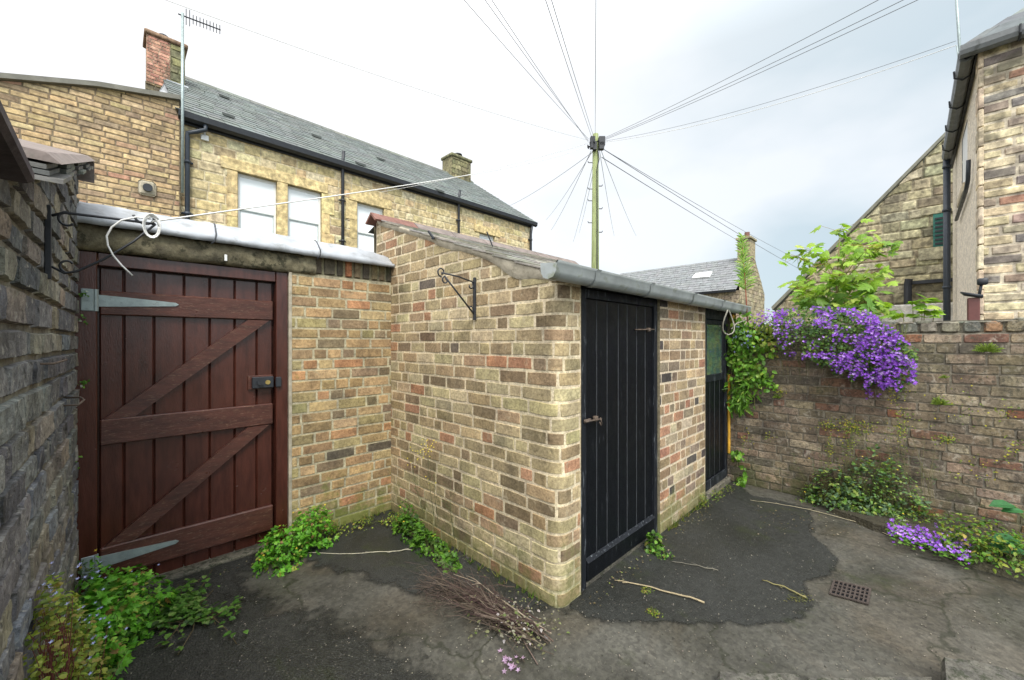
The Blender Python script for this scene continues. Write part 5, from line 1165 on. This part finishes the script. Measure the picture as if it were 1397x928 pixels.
# creeping ivy on the tarmac
pl = plant('creeping_ivy', (.3, 2.75, 0), 'straggling ivy-like creeper spread flat on the mossy tarmac before the gate', 'creeper'); mbf, mbs = MB(), MB()
for _ in range(34):
    P = G(rg.gauss(248, 26), rg.gauss(832, 20)); Q = G(min(330, max(178, P.x*0+rg.gauss(245, 36))), rg.gauss(838, 22)); pts = [P.lerp(Q, f)+Vector((rg.gauss(0, .012), rg.gauss(0, .012), .012+.02*math.sin(3.1*f))) for f in (0, .25, .5, .75, 1)]
    mbs.tube(pts, .0017, 4, (.13, .10, .05), caps=False)
    for q in range(15): f = rg.random(); k = int(f*3.99); p = pts[k].lerp(pts[k+1], f*4-k)+Vector((rg.gauss(0, .02), rg.gauss(0, .02), rg.uniform(.005, .03))); L = rg.uniform(.018, .042); leaf(mbf, p, Vector((rg.gauss(0, 1), rg.gauss(0, 1), 0)), Vector((rg.gauss(0, .25), rg.gauss(0, .25), 1)), L, L*.9, jit(pick([(3, (.07, .17, .025)), (2, (.12, .24, .04)), (1, (.17, .26, .07)), (1, (.05, .10, .03))], rg), .2, rg))
mbf.build('foliage', M['leaf'], pl); mbs.build('stem', M['wood_stick'], pl)
# clumps along gate wall
weeds('leafy_clump', 'bright green leafy clump with small yellow flowers at the right foot of the gate', [((.88, 3.08, 0), (.22, .19, .22), 950, .030), ((1.04, 3.10, .02), (.17, .14, .28), 650, .028), ((.78, 2.96, 0), (.15, .12, .12), 340, .028)], LUSH, 'mixed', W=.9, yellow=12)
weeds('trailing_weed', 'thin strip of small pale leaves trailing along the foot of the gateway wall', [((1.25, 3.14, 0), (.16, .07, .06), 130, .018), ((1.45, 3.12, 0), (.12, .08, .08), 130, .018), ((1.62, 3.0, 0), (.09, .12, .10), 200, .019)], YELLOWG, W=.9, cat='weeds')
weeds('corner_weeds', 'green weed clump at the foot of the shed wall near the inner corner', [((1.62, 2.72, 0), (.10, .20, .15), 430, .030), ((1.60, 2.42, 0), (.10, .20, .14), 420, .028), ((1.58, 2.20, 0), (.08, .12, .10), 220, .026), ((1.66, 2.85, .02), (.07, .14, .22), 180, .022)], GREEN, 'mixed', W=.9, yellow=4)
pl = plant('nipplewort_stalks', (1.64, 2.7, 0), 'three tall thin wiry stalks with tiny yellow flowers against the shed wall', 'weed'); mbs, mbw, mbf = MB(), MB(), MB()
for (u0, v0, u1, v1) in ((578, 700, 562, 634), (592, 705, 583, 606), (620, 735, 614, 662), (598, 712, 592, 640)):
    A = PX(u0, v0, 1.66); B = PX(u1, v1, 1.70); mbs.tube([A, A.lerp(B, .5)+Vector((-.01, .008, 0)), B], [.0022, .0018, .001], 5, (.05, .06, .025))
    for k in range(14):
        P = A.lerp(B, rg.uniform(.35, 1)); Q = P+Vector((rg.gauss(0, .02), rg.gauss(0, .035), rg.uniform(.01, .05))); mbs.tube([P, Q], .0008, 3, (.07, .09, .03), caps=False)
        leaf(mbf, Q, Vector((rg.gauss(0, 1), rg.gauss(0, 1), .3)), Z, .014, .007, jit((.07, .12, .03), .2, rg), 'diamond')
for (u, v, n) in ((580, 606, 14), (573, 620, 12), (588, 656, 4), (583, 612, 8), (562, 634, 4)):
    for k in range(n): flower(mbw, PX(u+rg.gauss(0, 7), v+rg.gauss(0, 4), 1.68), Vector((-1, -.3, .4)), .007, (.72, .60, .04), rg)
mbs.build('stem', M['wood_stick'], pl); mbf.build('foliage', M['leaf'], pl); mbw.build('flowers', M['petal'], pl)
# weeds by the doors
P = G(907, 760); weeds('doorway_weed', 'dark leafed weed growing at the brick pier right of the first black door', [((P.x+.03, 1.30, .0), (.07, .06, .13), 150, .034), ((P.x, 1.22, 0), (.06, .07, .05), 110, .016)], GREEN+[(1, (.2, .2, .05))], W=.9, cat='weed')
P = G(893, 833); weeds('crack_moss', 'small yellowish moss tuft on the tarmac in front of the first black door', [((G(893, 838).x, G(893, 838).y, 0), (.035, .05, .02), 120, .010), ((G(882, 806).x, G(882, 806).y, 0), (.05, .04, .015), 110, .010)], YELLOWG, W=.8, cat='moss')
P = G(958, 690)
weeds('grass_tuft', 'grassy tuft at the foot of the brick pier before the glazed door', [((P.x, 1.34, 0), (.06, .05, .11), 110, .026), ((P.x+.25, 1.30, .03), (.12, .05, .07), 90, .024), ((P.x+.45, 1.28, .05), (.10, .05, .05), 50, .02)], YELLOWG+[(3, (.12, .24, .03))], 'narrow', W=.25, cat='grass')
# dark bushy weeds along garden wall
sp_ = []
for (u, v, ry_, rz_, n, L) in ((1180, 690, .24, .46, 800, .028), (1140, 690, .22, .36, 480, .030), (1222, 690, .16, .50, 520, .028), (1160, 690, .40, .16, 600, .036), (1200, 690, .14, .62, 260, .026), (1240, 690, .14, .3, 260, .03), (1255, 700, .25, .12, 180, .024), (1120, 690, .2, .10, 120, .02)):
    P = PX(u, 690, 4.60); sp_.append(((4.60, P.y, .03), (.16, ry_, rz_), n, L))
weeds('wall_foot_weeds', 'dusky green bushy weeds along the foot of the garden wall', sp_, DUSTY+[(3, (.12, .24, .04)), (2, (.24, .32, .06))], 'mixed', W=.7, yellow=16)
pl = plant('tall_wall_stalks', (4.6, .25, 0), 'thin seedy stalks rising against the garden wall under the purple flowers', 'weed'); mbs, mbf = MB(), MB()
for k in range(58):
    u = rg.gauss(1180, 42); A = PX(u, 690, 4.62); B = PX(u+rg.gauss(0, 16), rg.uniform(565, 640), 4.66); mbs.tube([A, A.lerp(B, .5)+Vector((-.02, rg.gauss(0, .02), 0)), B], [.002, .0016, .0008], 4, (.12, .11, .05), caps=False)
    for q in range(12): P = A.lerp(B, rg.uniform(.4, 1)); leaf(mbf, P, Vector((rg.gauss(-.3, .5), rg.gauss(0, 1), .2)), Z, rg.uniform(.012, .03), .008, jit(pick(DUSTY, rg), .2, rg), 'narrow')
mbs.build('stem', M['wood_stick'], pl); mbf.build('foliage', M['leaf'], pl)
pl = plant('yellow_stonecrop', (4.69, .2, .5), 'specks of yellow green stonecrop and moss scattered over the face of the garden wall', 'plant'); mbf = MB()
sp2 = [(1165, 583, 24, 9, 190), (1130, 580, 14, 6, 70), (1160, 605, 14, 12, 60), (1228, 585, 14, 24, 110), (1222, 540, 16, 16, 60), (1290, 600, 14, 5, 60), (1380, 612, 10, 14, 40), (1205, 640, 14, 10, 60), (1300, 560, 60, 30, 60), (1330, 640, 50, 20, 40), (1063, 535, 9, 4, 45), (1372, 560, 18, 14, 24), (1132, 612, 4, 14, 50), (1150, 628, 26, 8, 26), (1015, 600, 8, 10, 24), (1050, 595, 6, 5, 20)]
for (u, v, a, b, n) in sp2:
    for _ in range(n):
        P = PX(u+rg.gauss(0, .6)*a, v+rg.gauss(0, .6)*b, 4.69-rg.uniform(0, .02)); L = rg.uniform(.008, .018); leaf(mbf, P, Vector((rg.gauss(-.3, .4), rg.gauss(0, 1), rg.gauss(0, 1))), Vector((-1, rg.gauss(0, .4), .4)).normalized(), L, L*.8, jit(pick([(3, (.22, .28, .04)), (2, (.42, .38, .04)), (2, (.12, .18, .03))], rg), .2, rg), 'diamond')
mbf.build('foliage', M['leaf'], pl)
for (u, v, sc, lb) in ((1348, 474, 1.25, 'larger fern tuft rooted near the top of the garden wall at the right'), (1283, 546, 1.0, 'small fern tuft in a joint halfway down the garden wall'), (1288, 510, .45, 'tiny fern sprig in a joint of the garden wall above the small fern'), (1060, 537, .7, 'little fern sprig on the garden wall left of the dark vertical groove')):
    P = PX(u, v+6, 4.695); pl = plant('wall_fern', P, lb, 'fern', 'ferns on the garden wall'); mbf = MB()
    for k in range(13):
        th = math.pi*(k+.5)/13+rg.gauss(0, .1); d = Vector((-.35, math.cos(th), math.sin(th)*.75+.05)); L = .075*sc*rg.uniform(.7, 1.1)
        leaf(mbf, P, d, Vector((-.7, 0, .7)), L, .012*sc, jit((.24, .34, .05), .2, rg), 'narrow')
        for q in range(6):
            f = .25+.12*q; pp = P+d.normalized()*L*f
            for sg in (-1, 1): leaf(mbf, pp, d*.6+d.cross(Vector((-1, 0, 0)))*sg, Vector((-.7, 0, .7)), .014*sc*(1-f*.6), .006*sc, jit((.22, .32, .05), .2, rg), 'diamond')
    mbf.build('fronds', M['leaf'], pl)
pl = plant('wall_foot_grass', (2.4, 1.36, 0), 'thin scattered grass blades and dead stems along the foot of the shed walls', 'grass'); mbf = MB()
for k in range(150):
    t_ = rg.random()
    P = Vector((rg.uniform(3.02, 3.95), 1.365-abs(rg.gauss(0, .015)), 0)) if t_ < .3 else (Vector((1.735-abs(rg.gauss(0, .018)), rg.uniform(1.5, 3.2), 0)) if t_ < .7 else Vector((rg.uniform(1.0, 1.7), 3.25-abs(rg.gauss(0, .015)), 0)))
    for q in range(rg.randint(2, 5)): leaf(mbf, P, Vector((rg.gauss(-.2, .4), rg.gauss(-.2, .4), 1)), Vector((-1, -.6, .2)), rg.uniform(.02, .07), .004, jit(pick([(3, (.12, .22, .03)), (2, (.26, .28, .08)), (1, (.34, .28, .15))], rg), .2, rg), 'narrow')
mbf.build('blades', M['leaf'], pl)
# purple flowers on the ground
pl = plant('ground_bellflowers', (4.25, .0, 0), 'low patch of purple bellflowers spreading on the bed edge at the right', 'flowers'); mbf, mbw, mbs = MB(), MB(), MB()
for k in range(420):
    f = rg.random(); u = 1212+f*112; v = 722+f*34+rg.gauss(0, 6.5)*(1+.3*f); P = G(u, v, .05+rg.uniform(0, .04)); leaf(mbf, P, Vector((rg.gauss(0, 1), rg.gauss(0, 1), 0)), Vector((rg.gauss(-.2, .3), rg.gauss(0, .3), 1)), .026, .02, jit(pick(GREEN, rg), .2, rg))
    if rg.random() < .62: flower(mbw, P+Vector((0, 0, rg.uniform(.015, .035))), Vector((-.5+rg.gauss(0, .2), rg.gauss(0, .3), .8)), rg.uniform(.010, .0155), jit(pick(PURPLE, rg), .15, rg), rg)
mbf.build('foliage', M['leaf'], pl); mbw.build('flowers', M['petal'], pl)
# bed plants at right
sp_ = [((4.12, -.28, .08), (.16, .15, .14), 260, .034), ((4.1, -.48, .08), (.2, .2, .18), 420, .032), ((4.35, -.35, .10), (.2, .25, .16), 260, .03), ((4.15, -.8, .1), (.2, .25, .2), 250, .034), ((4.5, -.1, .10), (.1, .3, .08), 160, .022), ((4.55, .25, .06), (.08, .2, .05), 90, .02)]
weeds('bed_weeds', 'tangle of yellow green and mid green weeds in the bed at the right edge', sp_, GREEN+YELLOWG, W=.6)
pl = plant('broad_leaf_weed', (4.3, -.62, .1), 'weed with large rounded blue green leaves at the right edge of the photo', 'weed'); mbf, mbs = MB(), MB()
for (u, v, L) in ((1384, 690, .13), (1396, 697, .11), (1392, 738, .15), (1378, 745, .11), (1398, 752, .14), (1388, 668+30, .08), (1352, 773, .09), (1343, 750, .08)):
    P = PX(u, v, 4.22); mbs.tube([Vector((4.3, -.62, .08)), P.lerp(Vector((4.3, -.62, .08)), .4)+Vector((0, 0, .05)), P], .003, 5, (.15, .2, .06)); leaf(mbf, P, Vector((-.4, .7, .0)), Vector((-.4, .1, 1)), L, L*.8, jit((.05, .17, .06), .15, rg))
mbf.build('foliage', M['leaf'], pl); mbs.build('stem', M['wood_stick'], pl)
P = G(1228, 722, .05); weeds('pale_sprig', 'single upright pale green sprig beside the low purple flowers', [((P.x, P.y, .03), (.04, .04, .13), 60, .04)], [(1, (.25, .36, .10)), (1, (.18, .30, .06))], W=.4, cat='weed')
# wall sprigs at left wall/gate post
mbf = MB(); pl = plant('wall_sprigs', (-.16, 3.2, 1.0), 'tiny leafy sprigs sprouting from the joint between stone wall and gate post', 'weed')
for (u, v, n) in ((114, 402, 14), (114, 435, 8), (113, 524, 16), (102, 625, 14), (80, 694, 10), (100, 640, 8)):
    for k in range(n):
        P = PY(u+rg.gauss(0, 3), v+rg.gauss(0, 3), 3.24); leaf(mbf, P, Vector((rg.gauss(0, 1), -.5, rg.gauss(0, 1))), Vector((.5, -1, .6)), .016, .013, jit(pick(GREEN+[(1, (.35, .36, .3))], rg), .2, rg))
mbf.build('foliage', M['leaf'], pl)

# ================================================================== sticks and litter
def twig(mb, A, B, r, rg, bend=.02, c=None, n=5, side=0):
    pts = []
    for k in range(n+1):
        p = A.lerp(B, k/n)+Vector((rg.gauss(0, bend), rg.gauss(0, bend), rg.gauss(0, bend*.35)))*(0 if k in (0,) else 1); p.z = max(p.z, r+.004); pts.append(p)
    c = c or jit(pick([(3, (.085, .062, .048)), (2, (.14, .11, .085)), (1, (.24, .20, .15)), (2, (.06, .035, .034))], rg), .2, rg)
    mb.tube(pts, [r*(1-.7*k/n) for k in range(n+1)], 5, c, 0, True)
    for _ in range(side):
        p = pts[rg.randint(1, n)]; q = p+(B-A).normalized()*rg.uniform(.02, .10)+Vector((rg.gauss(0, .045), rg.gauss(0, .045), rg.gauss(.0, .02))); q.z = max(.006, q.z)
        mb.tube([p, p.lerp(q, .5)+Vector((rg.gauss(0, .006), rg.gauss(0, .006), 0)), q], [r*.45, r*.35, r*.2], 4, c, 0, False)
bd = thing('brushwood_pile', (1.25, 1.55, 0), 'bundle of dry cut twigs lying on the ground before the shed corner', 'brushwood'); mb = MB(); mbl = MB()
rg = random.Random(15)
for k in range(90):
    f0, f1 = rg.uniform(0, .55), rg.uniform(.55, 1.05); lat0, lat1 = rg.gauss(0, 12), rg.gauss(0, 10)
    def Bp(f, l): return G(590+f*158, 808+f*74+l)
    A = Bp(f1, lat1*1.3); B = Bp(f0, lat0*1.5-6); A.z = rg.uniform(.006, .07); B.z = rg.uniform(.01, .12)
    twig(mb, A, B, rg.uniform(.0012, .0042), rg, rg.uniform(.008, .026), side=7)
for k in range(300):
    P = G(rg.gauss(605, 18), rg.gauss(812, 14)); P.z = rg.uniform(.01, .09); Q = P+Vector((rg.gauss(-.03, .03), rg.gauss(.02, .03), rg.gauss(.01, .02))); Q.z = max(.005, Q.z); mb.tube([P, Q], .0010, 3, jit((.085, .062, .05), .25, rg), caps=False)
mb.build('twigs', M['wood_stick'], bd)
for k in range(300):
    f = rg.random(); P = G(rg.gauss(715, 26), rg.gauss(868, 16)) if rg.random() < .7 else G(rg.uniform(640, 750), rg.uniform(820, 890)); P.z = rg.uniform(.01, .10)
    L = rg.uniform(.008, .024); leaf(mbl, P, Vector((rg.gauss(0, 1), rg.gauss(0, 1), 0)), Vector((rg.gauss(0, .5), rg.gauss(0, .5), 1)), L, L*.7, jit(pick([(3, (.20, .20, .10)), (2, (.28, .26, .20)), (1, (.13, .18, .05)), (1, (.40, .36, .36))], rg), .2, rg), 'ovate')
mbl.build('dry_leaves', M['leaf'], bd)
mb = MB()
for k in range(14): flower(mb, G(696+rg.gauss(0, 8), 904+rg.gauss(0, 6), .012), Vector((rg.gauss(0, .3), rg.gauss(0, .3), 1)), rg.uniform(.010, .018), jit((.42, .28, .42), .15, rg), rg)
tag(mb.build('fallen_petals', M['petal']), 'faded pink fallen blossoms on the ground by the twig bundle', 'petals')
for (pts, r, c, lb) in (([(838, 795), (880, 802), (920, 814), (961, 825)], .006, (.33, .27, .17), 'long pale dry stick lying in front of the first black door'), ([(915, 768), (945, 773), (980, 780)], .0035, (.16, .15, .12), 'thin dark stick on the tarmac beside the doorway weed'),
                        ([(1040, 795), (1070, 804), (1100, 818)], .006, (.20, .18, .08), 'short mossy stick on the tarmac left of the drain grating'), ([(1022, 684), (1060, 689), (1100, 696), (1180, 717), (1215, 733)], .0035, (.34, .30, .20), 'long thin straw like stem along the foot of the garden wall'),
                        ([(410, 757), (480, 758), (530, 755), (562, 752)], .004, (.36, .34, .26), 'thin pale stem lying on the tarmac in the corner by the gate'), ([(1245, 715), (1290, 712), (1330, 722)], .006, (.24, .17, .10), 'brown woody stem lying on the bed behind the low purple flowers')):
    mb = MB(); p = [G(u, v) for u, v in pts]; P2 = []
    for a, b in zip(p[:-1], p[1:]):
        for k in range(4): q = a.lerp(b, k/4); q.z = r+.006+abs(rg.gauss(0, .003)); P2.append(q+Vector((rg.gauss(0, .003), rg.gauss(0, .003), 0)))
    q = p[-1]; q.z = r+.005; P2.append(q); z_ = .07 if 'bed' in lb else 0
    mb.tube([v_+Vector((0, 0, z_)) for v_ in P2], [r*(.5+.5*k/len(P2)) for k in range(len(P2))], 6, c)
    for k in range(3): a = P2[rg.randint(2, len(P2)-2)]+Vector((0, 0, z_)); mb.tube([a, a+Vector((rg.gauss(0, .03), rg.gauss(0, .03), .006))], r*.35, 4, c)
    tag(mb.build('stick', M['wood_stick'], smooth=True), lb, 'stick')
mb = MB()
for (u, v, n, s_) in ((1092, 816, 60, 8),):
    for k in range(n): P = G(u+rg.gauss(0, s_), v+rg.gauss(0, 4), rg.uniform(.004, .02)); leaf(mb, P, Vector((rg.gauss(0, 1), rg.gauss(0, 1), 0)), Z, .014, .008, jit(pick([(1, (.16, .15, .04)), (1, (.09, .10, .03))], rg), .2, rg), 'diamond')
tag(mb.build('moss_tuft', M['leaf']), 'brown green moss tuft at the end of the short stick beside the drain', 'moss')
# scattered grit and leaf litter nobody could count
mb = MB(); rg = random.Random(99)
for k in range(2200):
    u, v = rg.uniform(120, 1380), rg.uniform(700, 925); P = G(u, v)
    if not (-.1 < P.x < 4.6 and P.y < 3.2) or (P.x > 1.7 and P.y > 1.35): continue
    s_ = rg.uniform(.0015, .0045); c = jit(pick([(3, (.12, .11, .09)), (2, (.22, .20, .16)), (1, (.05, .05, .04))], rg), .2, rg); x, y = P.x, P.y; i = [mb.vert(q, c) for q in ((x-s_, y, .004), (x, y-s_, .004), (x+s_, y, .004), (x, y+s_, .004), (x, y, .004+s_))]
    for a in range(4): mb.face((i[a], i[(a+1) % 4], i[4]))
for k in range(520):
    t_ = rg.random()
    P = Vector((rg.uniform(1.9, 4.6), 1.34-abs(rg.gauss(0, .05)), .008)) if t_ < .35 else (Vector((1.72-abs(rg.gauss(0, .06)), rg.uniform(1.4, 3.2), .008)) if t_ < .6 else (Vector((rg.uniform(0, 1.7), 3.2-abs(rg.gauss(0, .06)), .008)) if t_ < .75 else G(rg.uniform(1030, 1240), rg.uniform(690, 730), .008)))
    L = rg.uniform(.008, .02); leaf(mb, P, Vector((rg.gauss(0, 1), rg.gauss(0, 1), 0)), Vector((rg.gauss(0, .3), rg.gauss(0, .3), 1)), L, L*.6, jit(pick([(3, (.14, .11, .06)), (2, (.24, .21, .14)), (1, (.16, .19, .05))], rg), .2, rg), 'diamond')
tag(mb.build('grit', M['wood_stick']), kind='stuff')
